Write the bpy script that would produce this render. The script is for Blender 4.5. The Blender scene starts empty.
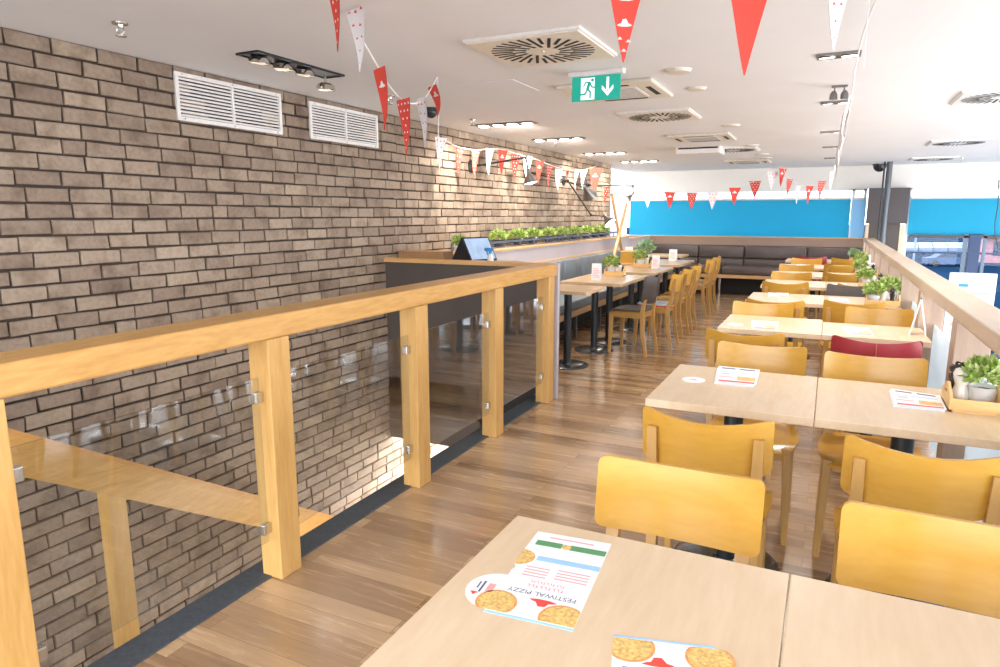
import bpy, bmesh, math, random
from mathutils import Vector, Matrix, Euler
random.seed(7)
PI = math.pi
scene = bpy.context.scene
col = scene.collection

# ------------------------------------------------------------------ camera
H = 1.47
FPX = 667.0
pitch = math.atan(119 / 667.0)
yaw = math.atan(332 / math.hypot(667, 119))
cd = bpy.data.cameras.new('camera')
cd.sensor_width = 36.0
cd.lens = FPX * 36.0 / 1000.0
cd.clip_start = 0.05
cd.clip_end = 600
cam = bpy.data.objects.new('camera', cd)
col.objects.link(cam)
cam.location = (0, 0, H)
cam.rotation_euler = (PI / 2 - pitch, 0, yaw)
scene.camera = cam
F_ = Vector((-math.sin(yaw) * math.cos(pitch), math.cos(yaw) * math.cos(pitch), -math.sin(pitch)))
R_ = Vector((math.cos(yaw), math.sin(yaw), 0))
U_ = R_.cross(F_)

def at(px, py, X=None, Y=None, Z=None):
    d = F_ * FPX + R_ * (px - 500) + U_ * (333.5 - py)
    if X is not None: t = X / d.x
    elif Y is not None: t = Y / d.y
    else: t = (Z - H) / d.z
    return Vector((0, 0, H)) + d * t

# ------------------------------------------------------------------ world, light, exposure
scene.view_settings.view_transform = 'Standard'
scene.view_settings.look = 'None'
scene.view_settings.gamma = 1
scene.view_settings.use_curve_mapping = False
scene.view_settings.exposure = 1.15
w = bpy.data.worlds.new('world'); scene.world = w
w.use_nodes = True
bg = w.node_tree.nodes['Background']
bg.inputs['Color'].default_value = (0.88, 0.93, 1.0, 1)
bg.inputs['Strength'].default_value = 3.2

def area(name, loc, rot, sx, sy, power, color):
    l = bpy.data.lights.new(name, 'AREA'); l.shape = 'RECTANGLE'; l.size = sx; l.size_y = sy
    l.energy = power; l.color = color
    o = bpy.data.objects.new(name, l); col.objects.link(o)
    o.location = loc; o.rotation_euler = rot
    return o
def spot(name, loc, target, power, color, angle=70, blend=0.6, radius=0.04):
    l = bpy.data.lights.new(name, 'SPOT'); l.energy = power; l.color = color
    l.spot_size = math.radians(angle); l.spot_blend = blend; l.shadow_soft_size = radius
    o = bpy.data.objects.new(name, l); col.objects.link(o)
    o.location = loc
    d = Vector(target) - Vector(loc)
    o.rotation_euler = d.to_track_quat('-Z', 'Y').to_euler()
    return o
# lamp colours and ceiling height, then two added fill lamps
WARM = (1.0, 0.86, 0.68)
NEUT = (1.0, 0.95, 0.88)
CEIL = 2.335
area('atrium_side_fill', (7.2, 6.0, -.6), (0, math.radians(100), 0), 4.4, 15.0, 520, (1.0, 0.97, 0.95))  # added fill from the open side, tilted up to brighten the ceiling
area('back_fill', (-1.0, -1.4, 1.2), (math.radians(98), 0, 0), 4.6, 1.9, 14, (1.0, 0.96, 0.91))  # added fill behind the camera, no window is built there

# ------------------------------------------------------------------ materials
def nm(name):
    m = bpy.data.materials.new(name); m.use_nodes = True
    nt = m.node_tree; b = nt.nodes['Principled BSDF']
    return m, nt, b
def L(nt, a, b): nt.links.new(a, b)
def plain(name, c, rough=0.5, metal=0.0, noise=0.06, scale=30.0, spec=0.5, emis=None, es=0.0, bump=0.0):
    m, nt, b = nm(name)
    tc = nt.nodes.new('ShaderNodeTexCoord'); n = nt.nodes.new('ShaderNodeTexNoise')
    n.inputs['Scale'].default_value = scale; n.inputs['Detail'].default_value = 3
    L(nt, tc.outputs['Object'], n.inputs['Vector'])
    r = nt.nodes.new('ShaderNodeValToRGB')
    r.color_ramp.elements[0].position = .3; r.color_ramp.elements[1].position = .7
    r.color_ramp.elements[0].color = tuple(x * (1 - noise) for x in c) + (1,)
    r.color_ramp.elements[1].color = tuple(min(1, x * (1 + noise)) for x in c) + (1,)
    L(nt, n.outputs['Fac'], r.inputs['Fac']); L(nt, r.outputs['Color'], b.inputs['Base Color'])
    b.inputs['Roughness'].default_value = rough; b.inputs['Metallic'].default_value = metal
    b.inputs['Specular IOR Level'].default_value = spec
    if emis: b.inputs['Emission Color'].default_value = emis + (1,); b.inputs['Emission Strength'].default_value = es
    if bump:
        bp = nt.nodes.new('ShaderNodeBump'); bp.inputs['Strength'].default_value = bump; bp.inputs['Distance'].default_value = .002
        L(nt, n.outputs['Fac'], bp.inputs['Height']); L(nt, bp.outputs['Normal'], b.inputs['Normal'])
    return m
def wood(name, light, dark, axis='y', scale=1.0, rough=0.35, stretch=12.0, fig=0.5, spec=0.5, coat=0.0):
    m, nt, b = nm(name)
    tc = nt.nodes.new('ShaderNodeTexCoord'); mp = nt.nodes.new('ShaderNodeMapping')
    s = [stretch * scale] * 3; s['xyz'.index(axis)] = 1.2 * scale
    mp.inputs['Scale'].default_value = s
    oi = nt.nodes.new('ShaderNodeObjectInfo')
    ad = nt.nodes.new('ShaderNodeVectorMath'); ad.operation = 'ADD'
    mu = nt.nodes.new('ShaderNodeMath'); mu.operation = 'MULTIPLY'; mu.inputs[1].default_value = 17.0
    L(nt, oi.outputs['Random'], mu.inputs[0])
    L(nt, tc.outputs['Object'], ad.inputs[0]); L(nt, mu.outputs[0], ad.inputs[1])
    L(nt, ad.outputs[0], mp.inputs['Vector'])
    n = nt.nodes.new('ShaderNodeTexNoise'); n.inputs['Scale'].default_value = 1.6
    n.inputs['Detail'].default_value = 6; n.inputs['Roughness'].default_value = .6; n.inputs['Distortion'].default_value = fig
    L(nt, mp.outputs[0], n.inputs['Vector'])
    n2 = nt.nodes.new('ShaderNodeTexNoise'); n2.inputs['Scale'].default_value = 9; n2.inputs['Detail'].default_value = 4
    L(nt, mp.outputs[0], n2.inputs['Vector'])
    mx = nt.nodes.new('ShaderNodeMix'); mx.data_type = 'FLOAT'; mx.inputs['Factor'].default_value = .35
    L(nt, n.outputs['Fac'], mx.inputs['A']); L(nt, n2.outputs['Fac'], mx.inputs['B'])
    r = nt.nodes.new('ShaderNodeValToRGB')
    r.color_ramp.elements[0].position = .32; r.color_ramp.elements[1].position = .68
    r.color_ramp.elements[0].color = dark + (1,); r.color_ramp.elements[1].color = light + (1,)
    L(nt, mx.outputs['Result'], r.inputs['Fac']); L(nt, r.outputs['Color'], b.inputs['Base Color'])
    b.inputs['Roughness'].default_value = rough; b.inputs['Specular IOR Level'].default_value = spec
    b.inputs['Coat Weight'].default_value = coat; b.inputs['Coat Roughness'].default_value = .15
    return m
M = {}
M['ceiling'] = plain('ceiling_paint', (.80, .80, .815), .9, noise=.015, scale=2)
M['white_wall'] = plain('wall_paint', (.80, .78, .74), .8, noise=.02, scale=3)
M['oak'] = wood('oak_rail', (.66, .385, .125), (.49, .25, .062), 'y', 1.0, .33, 9, 2.4)
M['oak_v'] = wood('oak_post', (.66, .405, .145), (.51, .275, .075), 'z', 1.0, .38, 11, .5)
M['oak_cap'] = wood('oak_capping', (.66, .34, .11), (.50, .24, .07), 'y', 1.0, .35, 11, .6)
M['oak_cross'] = wood('oak_board_cross', (.72, .43, .18), (.56, .31, .11), 'x', 1.0, .35, 11, .6)
M['grey_oak'] = wood('weathered_rail', (.62, .49, .37), (.51, .39, .28), 'y', 1.0, .38, 11, .6)
M['brown_post'] = wood('brown_post', (.50, .37, .28), (.40, .29, .22), 'z', 1.0, .45, 11, .4)
M['table'] = wood('table_laminate', (.76, .60, .42), (.66, .49, .315), 'y', .8, .27, 7, .8)
M['table_left'] = wood('table_left_laminate', (.74, .53, .33), (.63, .43, .25), 'y', .8, .25, 7, .8)
M['honey'] = wood('honey_beech', (.63, .355, .062), (.53, .275, .038), 'x', .8, .24, 8, .5)
M['honey_v'] = wood('honey_beech_leg', (.56, .33, .11), (.46, .255, .075), 'z', 1, .3, 12, .4)
M['box_wood'] = wood('caddy_pine', (.85, .58, .26), (.72, .44, .16), 'x', 2, .5, 9, .5)
M['tray_wood'] = wood('tray_wood', (.45, .26, .13), (.34, .18, .08), 'x', 2, .5, 9, .5)
M['pole_wood'] = wood('pole_wood', (.70, .40, .17), (.55, .28, .1), 'z', 2, .45, 9, .5)
M['bench_wood'] = wood('bench_wood', (.70, .46, .24), (.58, .36, .17), 'y', 1, .35, 9, .6)
M['bench_wood_x'] = wood('bench_wood_x', (.66, .42, .21), (.55, .33, .15), 'x', 1, .35, 9, .6)
M['brown_panel'] = wood('brown_panel', (.34, .23, .17), (.28, .185, .135), 'x', 1, .4, 9, .6)
M['panel_dark'] = plain('dark_panel', (.085, .070, .062), .45, noise=.08, scale=4)
M['panel_black'] = plain('panel_shade', (.012, .014, .016), .4)
M['strip'] = plain('dark_strip', (.055, .070, .085), .45, noise=.25, scale=60)
M['lilac'] = plain('partition_face', (.50, .455, .49), .4, noise=.05, scale=3)
M['blue_leather'] = plain('grey_leather', (.22, .26, .30), .38, noise=.12, scale=9, bump=.2)
M['brown_leather'] = plain('brown_leather', (.10, .075, .068), .35, noise=.12, scale=9, bump=.2)
M['red_leather'] = plain('red_leather', (.36, .032, .045), .33, noise=.08, scale=14, bump=.2)
M['char_leather'] = plain('charcoal_leather', (.075, .058, .052), .38, noise=.1, scale=14, bump=.2)
M['seam'] = plain('seam', (.55, .2, .1), .6)
M['black_metal'] = plain('black_metal', (.028, .033, .038), .33, .3)
M['base_metal'] = plain('base_metal', (.10, .115, .12), .2, .6)
M['steel'] = plain('steel', (.62, .62, .60), .25, 1.0)
M['chrome'] = plain('chrome', (.75, .73, .70), .12, 1.0)
M['lamp_grey'] = plain('lamp_grey', (.24, .24, .24), .28, .9)
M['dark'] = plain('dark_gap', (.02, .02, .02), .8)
M['white_metal'] = plain('white_metal', (.80, .79, .77), .4)
M['vent_white'] = plain('vent_white', (.82, .80, .79), .45)
M['cream_metal'] = plain('cream_metal', (.76, .70, .60), .45)
M['paper'] = plain('paper', (.86, .88, .92), .5, noise=.01)
M['print_red'] = plain('print_red', (.75, .07, .05), .5)
M['print_pink'] = plain('print_pink', (.85, .38, .38), .5)
M['print_green'] = plain('print_green', (.10, .32, .13), .5)
M['print_blue'] = plain('print_blue', (.36, .60, .85), .5)
M['print_navy'] = plain('print_navy', (.05, .08, .16), .5)
M['pizza'] = plain('pizza_print', (.85, .50, .17), .5, noise=.35, scale=160)
M['crust'] = plain('pizza_crust', (.72, .33, .10), .5, noise=.2, scale=90)
M['flag_red'] = plain('flag_red', (.74, .07, .045), .7, noise=.03)
M['flag_white'] = plain('flag_white', (.84, .84, .86), .7, noise=.02)
M['string_white'] = plain('string_white', (.85, .84, .83), .7)
M['pot_white'] = plain('pot_glaze', (.72, .73, .74), .3)
M['pot_dark'] = plain('pot_dark', (.04, .045, .06), .5)
M['soil'] = plain('soil', (.06, .04, .02), .9)
M['bottle'] = plain('bottle', (.78, .74, .68), .15)
M['oil'] = plain('oil', (.50, .32, .02), .15)
M['pepper_dark'] = plain('mill_dark', (.03, .022, .02), .25)
M['spray_blue'] = plain('spray_blue', (.03, .25, .55), .35)
M['screen_bezel'] = plain('screen_bezel', (.02, .022, .03), .25)
M['trough'] = plain('trough_metal', (.16, .19, .27), .3, .5)
M['leaf'] = plain('leaf', (.26, .40, .06), .55, noise=.3, scale=25)
M['leaf2'] = plain('leaf_light', (.54, .64, .25), .55, noise=.25, scale=25)
M['leaf3'] = plain('leaf_mint', (.30, .45, .33), .55, noise=.25, scale=25)
M['exit_green'] = plain('exit_green', (.0, .27, .20), .4, emis=(.0, .27, .20), es=.35)
M['exit_white'] = plain('exit_white', (.8, .85, .85), .4, emis=(.85, .95, .95), es=.35)
M['lamp_on'] = plain('lamp_lens', (1, 1, 1), .4, emis=(1.0, .93, .82), es=6)
M['lamp_dim'] = plain('lamp_lens_dim', (.8, .72, .6), .25, emis=(1.0, .85, .6), es=.35)
M['strip_on'] = plain('strip_lens', (1, 1, 1), .4, emis=(1.0, .97, .93), es=6)
M['pier'] = plain('pier_brown', (.085, .072, .075), .5)
M['pole_grey'] = plain('pole_grey', (.10, .115, .13), .35, .3)
M['jamb'] = plain('jamb', (.80, .62, .45), .5)
M['seat_blue'] = plain('seat_blue', (.45, .58, .68), .6)
M['seat_red'] = plain('seat_red', (.55, .08, .05), .6)
M['asphalt'] = plain('asphalt', (.007, .020, .042), .9, spec=0, noise=.25, scale=.15)
M['far_build'] = plain('far_building', (.03, .06, .13), .8, noise=.3, scale=.2)
M['car_paint'] = plain('car_paint', (.13, .18, .25), .3)
M['car_glass'] = plain('car_glass', (.03, .05, .08), .1)
M['kiosk'] = plain('kiosk_render', (.30, .13, .15), .7, noise=.2, scale=2)
M['terrace'] = plain('terrace_white', (.86, .83, .80), .7)
M['lower_floor'] = plain('lower_floor', (.55, .54, .52), .5)
M['grey_wall'] = plain('grey_wall', (.45, .45, .46), .7)
M['mullion'] = plain('mullion', (.035, .06, .13), .4, .3)

def glass(name, tint, ior=1.5, extra=0.0):
    m = bpy.data.materials.new(name); m.use_nodes = True; nt = m.node_tree
    for n in list(nt.nodes): nt.nodes.remove(n)
    o = nt.nodes.new('ShaderNodeOutputMaterial'); t = nt.nodes.new('ShaderNodeBsdfTransparent')
    t.inputs['Color'].default_value = tint + (1,)
    g = nt.nodes.new('ShaderNodeBsdfGlossy'); g.inputs['Roughness'].default_value = .01
    # Schlick reflectance from the unsigned facing ratio, so both sides of a pane behave alike
    f0 = ((ior - 1) / (ior + 1)) ** 2
    ge = nt.nodes.new('ShaderNodeNewGeometry')
    dt = nt.nodes.new('ShaderNodeVectorMath'); dt.operation = 'DOT_PRODUCT'
    L(nt, ge.outputs['Normal'], dt.inputs[0]); L(nt, ge.outputs['Incoming'], dt.inputs[1])
    ab = nt.nodes.new('ShaderNodeMath'); ab.operation = 'ABSOLUTE'; L(nt, dt.outputs['Value'], ab.inputs[0])
    om = nt.nodes.new('ShaderNodeMath'); om.operation = 'SUBTRACT'; om.inputs[0].default_value = 1.0; L(nt, ab.outputs[0], om.inputs[1])
    pw = nt.nodes.new('ShaderNodeMath'); pw.operation = 'POWER'; pw.inputs[1].default_value = 3.0; L(nt, om.outputs[0], pw.inputs[0])
    fr = nt.nodes.new('ShaderNodeMath'); fr.operation = 'MULTIPLY_ADD'; fr.inputs[1].default_value = 1 - f0; fr.inputs[2].default_value = f0
    L(nt, pw.outputs[0], fr.inputs[0])
    mx = nt.nodes.new('ShaderNodeMixShader')
    L(nt, fr.outputs[0], mx.inputs[0]); L(nt, t.outputs[0], mx.inputs[1]); L(nt, g.outputs[0], mx.inputs[2])
    L(nt, mx.outputs[0], o.inputs['Surface'])
    return m
M['glass'] = glass('clear_glass', (.93, .945, .945), 1.75)
M['glass_edge'] = plain('glass_edge', (.45, .58, .55), .2)
M['window_glass'] = glass('window_glass', (.93, .96, 1.0), 1.3)

def translucent(name, c, k=.5):
    m, nt, b = nm(name)
    out = [n for n in nt.nodes if n.type == 'OUTPUT_MATERIAL'][0]
    tr = nt.nodes.new('ShaderNodeBsdfTranslucent'); mx = nt.nodes.new('ShaderNodeMixShader')
    n = nt.nodes.new('ShaderNodeTexNoise'); n.inputs['Scale'].default_value = 1.0
    tc = nt.nodes.new('ShaderNodeTexCoord'); L(nt, tc.outputs['Object'], n.inputs['Vector'])
    r = nt.nodes.new('ShaderNodeValToRGB')
    r.color_ramp.elements[0].color = tuple(x * .96 for x in c) + (1,); r.color_ramp.elements[1].color = c + (1,)
    L(nt, n.outputs['Fac'], r.inputs[0]); L(nt, r.outputs[0], b.inputs['Base Color']); L(nt, r.outputs[0], tr.inputs['Color'])
    b.inputs['Roughness'].default_value = .7
    mx.inputs[0].default_value = k
    L(nt, b.outputs[0], mx.inputs[1]); L(nt, tr.outputs[0], mx.inputs[2]); L(nt, mx.outputs[0], out.inputs['Surface'])
    return m
M['blind'] = translucent('blue_blind', (.035, .47, .64), .5)
M['blind_pale'] = translucent('pale_blind', (.42, .66, .82), .5)
M['frost'] = translucent('frosted_panel', (.78, .85, .89), .4)
M['window_glare'] = translucent('white_glare_sheet', (.88, .92, .95), .7)

# brick faces: colour per brick comes from a mesh attribute, wear from noise
def brick_mat():
    m, nt, b = nm('brick_faces')
    at_ = nt.nodes.new('ShaderNodeAttribute'); at_.attribute_name = 'brick_tone'
    tc = nt.nodes.new('ShaderNodeTexCoord')
    n = nt.nodes.new('ShaderNodeTexNoise'); n.inputs['Scale'].default_value = 7; n.inputs['Detail'].default_value = 5
    L(nt, tc.outputs['Object'], n.inputs['Vector'])
    n2 = nt.nodes.new('ShaderNodeTexNoise'); n2.inputs['Scale'].default_value = 45; n2.inputs['Detail'].default_value = 6
    L(nt, tc.outputs['Object'], n2.inputs['Vector'])
    r = nt.nodes.new('ShaderNodeValToRGB')
    cr = r.color_ramp
    cr.elements[0].color = (.245, .180, .135, 1); cr.elements[1].color = (.42, .330, .245, 1)
    e = cr.elements.new(.5); e.color = (.325, .248, .187, 1)
    L(nt, at_.outputs['Fac'], r.inputs['Fac'])
    r2 = nt.nodes.new('ShaderNodeValToRGB')
    r2.color_ramp.elements[0].position = .30; r2.color_ramp.elements[0].color = (.62, .58, .55, 1)
    r2.color_ramp.elements[1].position = .52; r2.color_ramp.elements[1].color = (1, 1, 1, 1)
    L(nt, n.outputs['Fac'], r2.inputs['Fac'])
    r3 = nt.nodes.new('ShaderNodeValToRGB')
    r3.color_ramp.elements[0].position = .3; r3.color_ramp.elements[0].color = (.78, .77, .76, 1)
    r3.color_ramp.elements[1].position = .6; r3.color_ramp.elements[1].color = (1.0, 1.0, 1.0, 1)
    L(nt, n2.outputs['Fac'], r3.inputs['Fac'])
    a = nt.nodes.new('ShaderNodeMix'); a.data_type = 'RGBA'; a.blend_type = 'MULTIPLY'; a.inputs['Factor'].default_value = .95
    L(nt, r.outputs[0], a.inputs['A']); L(nt, r2.outputs[0], a.inputs['B'])
    c = nt.nodes.new('ShaderNodeMix'); c.data_type = 'RGBA'; c.blend_type = 'MULTIPLY'; c.inputs['Factor'].default_value = .8
    L(nt, a.outputs['Result'], c.inputs['A']); L(nt, r3.outputs[0], c.inputs['B'])
    L(nt, c.outputs['Result'], b.inputs['Base Color'])
    b.inputs['Roughness'].default_value = .8
    bp = nt.nodes.new('ShaderNodeBump'); bp.inputs['Strength'].default_value = .7; bp.inputs['Distance'].default_value = .005
    L(nt, n2.outputs['Fac'], bp.inputs['Height']); L(nt, bp.outputs['Normal'], b.inputs['Normal'])
    return m
M['brick'] = brick_mat()
M['mortar'] = plain('mortar', (.055, .038, .029), .95, noise=.2, scale=40)

def floor_mat():
    m, nt, b = nm('oak_parquet')
    tc = nt.nodes.new('ShaderNodeTexCoord')
    br = nt.nodes.new('ShaderNodeTexBrick')
    br.inputs['Scale'].default_value = 1.0
    br.inputs['Brick Width'].default_value = .95; br.inputs['Row Height'].default_value = .088
    br.inputs['Mortar Size'].default_value = .0012; br.inputs['Mortar Smooth'].default_value = .2
    br.inputs['Bias'].default_value = 0.0
    br.offset = .37; br.offset_frequency = 2
    br.inputs['Color1'].default_value = (0, 0, 0, 1); br.inputs['Color2'].default_value = (1, 1, 1, 1)
    br.inputs['Mortar'].default_value = (.3, .3, .3, 1)
    L(nt, tc.outputs['Object'], br.inputs['Vector'])
    mp = nt.nodes.new('ShaderNodeMapping'); mp.inputs['Scale'].default_value = (1.3, 14, 1)
    L(nt, tc.outputs['Object'], mp.inputs['Vector'])
    ad = nt.nodes.new('ShaderNodeVectorMath'); ad.operation = 'ADD'
    mul = nt.nodes.new('ShaderNodeVectorMath'); mul.operation = 'SCALE'; mul.inputs['Scale'].default_value = 9
    L(nt, br.outputs['Color'], mul.inputs[0]); L(nt, mp.outputs[0], ad.inputs[0]); L(nt, mul.outputs[0], ad.inputs[1])
    n = nt.nodes.new('ShaderNodeTexNoise'); n.inputs['Scale'].default_value = 2.2; n.inputs['Detail'].default_value = 7
    n.inputs['Roughness'].default_value = .62; n.inputs['Distortion'].default_value = .7
    L(nt, ad.outputs[0], n.inputs['Vector'])
    mx = nt.nodes.new('ShaderNodeMix'); mx.data_type = 'FLOAT'; mx.inputs['Factor'].default_value = .55
    L(nt, br.outputs['Color'], mx.inputs['A']); L(nt, n.outputs['Fac'], mx.inputs['B'])
    r = nt.nodes.new('ShaderNodeValToRGB'); cr = r.color_ramp
    cr.elements[0].position = .18; cr.elements[0].color = (.220, .122, .062, 1)
    cr.elements[1].position = .85; cr.elements[1].color = (.62, .42, .24, 1)
    e = cr.elements.new(.48); e.color = (.40, .25, .135, 1)
    L(nt, mx.outputs['Result'], r.inputs['Fac'])
    mm = nt.nodes.new('ShaderNodeMix'); mm.data_type = 'RGBA'; mm.blend_type = 'MIX'
    mm.inputs['B'].default_value = (.10, .055, .03, 1)
    sc = nt.nodes.new('ShaderNodeMath'); sc.operation = 'MULTIPLY'; sc.inputs[1].default_value = .6
    L(nt, br.outputs['Fac'], sc.inputs[0]); L(nt, sc.outputs[0], mm.inputs['Factor'])
    L(nt, r.outputs[0], mm.inputs['A']); L(nt, mm.outputs['Result'], b.inputs['Base Color'])
    rr = nt.nodes.new('ShaderNodeMapRange'); rr.inputs['To Min'].default_value = .18; rr.inputs['To Max'].default_value = .34
    L(nt, n.outputs['Fac'], rr.inputs['Value']); L(nt, rr.outputs[0], b.inputs['Roughness'])
    b.inputs['Coat Weight'].default_value = .6; b.inputs['Coat Roughness'].default_value = .14; b.inputs['Coat IOR'].default_value = 1.7
    return m
M['floor'] = floor_mat()

# ------------------------------------------------------------------ mesh helpers
class MB:
    def __init__(self):
        self.v = []; self.f = []; self.mi = []; self.attr = None
    def add(self, vs, fs, mat=0, T=None):
        o = len(self.v)
        for p in vs:
            p = Vector(p)
            if T is not None: p = T @ p
            self.v.append(tuple(p))
        for q in fs:
            self.f.append([i + o for i in q]); self.mi.append(mat)
        return self
    def bm(self, b, mat=0, T=None):
        b.verts.index_update()
        self.add([v.co.copy() for v in b.verts], [[v.index for v in f.verts] for f in b.faces], mat, T)
        b.free(); return self
    def box(self, x0, x1, y0, y1, z0, z1, bev=0.0, mat=0, T=None, seg=2):
        if bev <= 0:
            vs = [(x0, y0, z0), (x1, y0, z0), (x1, y1, z0), (x0, y1, z0), (x0, y0, z1), (x1, y0, z1), (x1, y1, z1), (x0, y1, z1)]
            return self.add(vs, [(0, 3, 2, 1), (4, 5, 6, 7), (0, 1, 5, 4), (1, 2, 6, 5), (2, 3, 7, 6), (3, 0, 4, 7)], mat, T)
        b = bmesh.new(); bmesh.ops.create_cube(b, size=1.0)
        bmesh.ops.scale(b, vec=(x1 - x0, y1 - y0, z1 - z0), verts=b.verts)
        bmesh.ops.translate(b, vec=((x0 + x1) / 2, (y0 + y1) / 2, (z0 + z1) / 2), verts=b.verts)
        bmesh.ops.bevel(b, geom=b.edges[:], offset=bev, segments=seg, profile=.5, affect='EDGES')
        return self.bm(b, mat, T)
    def taper(self, p0, p1, a0, b0, a1, b1, mat=0, bev=0):
        # square bar from p0 to p1, section a x b at each end (x and y extents)
        p0 = Vector(p0); p1 = Vector(p1); vs = []
        for p, a, b in ((p0, a0, b0), (p1, a1, b1)):
            c = min(a, b) * .16
            for sx, sy in ((-1, -1), (1, -1), (1, 1), (-1, 1)):
                q1 = (sx * (a / 2 - c), sy * b / 2) ; q2 = (sx * a / 2, sy * (b / 2 - c))
                pair = (q1, q2) if sx * sy < 0 else (q2, q1)
                if (sx, sy) in ((-1, -1), (1, 1)): pair = (q2, q1)
                else: pair = (q1, q2)
                for q in pair: vs.append((p.x + q[0], p.y + q[1], p.z))
        fs = [tuple(range(7, -1, -1)), tuple(range(8, 16))]
        for i in range(8): j = (i + 1) % 8; fs.append((i, j, j + 8, i + 8))
        return self.add(vs, fs, mat)
    def tube(self, pts, r, seg=8, mat=0, cap=True):
        pts = [Vector(p) for p in pts]; n = len(pts); vs = []; fs = []
        rs = r if isinstance(r, (list, tuple)) else [r] * n
        ref = None
        for i, p in enumerate(pts):
            d = (pts[min(i + 1, n - 1)] - pts[max(i - 1, 0)]).normalized()
            if ref is None: ref = Vector((0, 0, 1)) if abs(d.z) < .9 else Vector((1, 0, 0))
            a = d.cross(ref).normalized(); b_ = a.cross(d).normalized(); ref = b_
            for k in range(seg):
                t = 2 * PI * k / seg
                vs.append(p + (a * math.cos(t) + b_ * math.sin(t)) * rs[i])
        for i in range(n - 1):
            for k in range(seg):
                k2 = (k + 1) % seg
                fs.append((i * seg + k, i * seg + k2, (i + 1) * seg + k2, (i + 1) * seg + k))
        if cap: fs += [tuple(range(seg - 1, -1, -1)), tuple(range((n - 1) * seg, n * seg))]
        return self.add(vs, fs, mat)
    def lathe(self, prof, c=(0, 0, 0), seg=24, mat=0, T=None):
        vs = []; fs = []; n = len(prof)
        for r, z in prof:
            for k in range(seg):
                t = 2 * PI * k / seg; vs.append((c[0] + r * math.cos(t), c[1] + r * math.sin(t), c[2] + z))
        for i in range(n - 1):
            for k in range(seg):
                k2 = (k + 1) % seg; fs.append((i * seg + k, i * seg + k2, (i + 1) * seg + k2, (i + 1) * seg + k))
        fs += [tuple(range(seg - 1, -1, -1)), tuple(range((n - 1) * seg, n * seg))]
        return self.add(vs, fs, mat, T)
    def prism(self, poly, h0, h1, mat=0, T=None):
        n = len(poly); vs = [(x, y, h0) for x, y in poly] + [(x, y, h1) for x, y in poly]
        fs = [tuple(range(n - 1, -1, -1)), tuple(range(n, 2 * n))] + [(i, (i + 1) % n, (i + 1) % n + n, i + n) for i in range(n)]
        return self.add(vs, fs, mat, T)
    def build(self, name, mats, parent=None, loc=None, smooth=False, props=None):
        me = bpy.data.meshes.new(name); me.from_pydata(self.v, [], self.f)
        if not isinstance(mats, (list, tuple)): mats = [mats]
        for m in mats: me.materials.append(m)
        if len(mats) > 1: me.polygons.foreach_set('material_index', self.mi)
        b = bmesh.new(); b.from_mesh(me); bmesh.ops.recalc_face_normals(b, faces=b.faces); b.to_mesh(me); b.free()
        if smooth:
            me.polygons.foreach_set('use_smooth', [True] * len(me.polygons))
            me.set_sharp_from_angle(angle=math.radians(38))
        me.update()
        o = bpy.data.objects.new(name, me); col.objects.link(o)
        if parent is not None: o.parent = parent
        if loc is not None: o.location = loc
        return o

def tag(o, label, cat, group=None, kind=None):
    if label: o['label'] = label
    if cat: o['category'] = cat
    if group: o['group'] = group
    if kind: o['kind'] = kind
    return o
def thing(name, label, cat, loc=(0, 0, 0), rz=0.0, group=None):
    o = bpy.data.objects.new(name, None); o.empty_display_size = .05; col.objects.link(o)
    o.location = loc; o.rotation_euler = (0, 0, rz)
    return tag(o, label, cat, group)
def struct(o):
    o['kind'] = 'structure'; return o
def dup(root, loc, rz, label, group=None):
    def cp(o, p):
        c = o.copy(); col.objects.link(c); c.parent = p
        for ch in list(o.children): cp(ch, c)
        return c
    r = cp(root, None); r.location = loc; r.rotation_euler = (0, 0, rz); r['label'] = label
    if group: r['group'] = group
    return r
def rrect(x0, x1, y0, y1, r, n=5):
    pts = []
    for cx, cy, a0 in ((x1 - r, y1 - r, 0), (x0 + r, y1 - r, PI / 2), (x0 + r, y0 + r, PI), (x1 - r, y0 + r, 1.5 * PI)):
        for k in range(n + 1):
            a = a0 + PI / 2 * k / n; pts.append((cx + r * math.cos(a), cy + r * math.sin(a)))
    return pts

# ------------------------------------------------------------------ the shell
XW = -3.565       # face of the brick wall
YB = 4.92         # bulkhead closing the stairwell
YF = 14.0         # far window wall
struct(MB().box(-1.96, .80, -1.5, YB, -.30, 0).box(-5.2, .80, YB, YF, -.30, 0).build('floor', M['floor']))
struct(MB().box(-2.09, -1.955, -1.5, YB, -.28, .006, .003).build('trim_1', M['strip']))
struct(MB().box(XW - .3, 7.5, -1.5, YF + .2, CEIL, CEIL + .1).build('ceiling', M['ceiling']))

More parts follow.
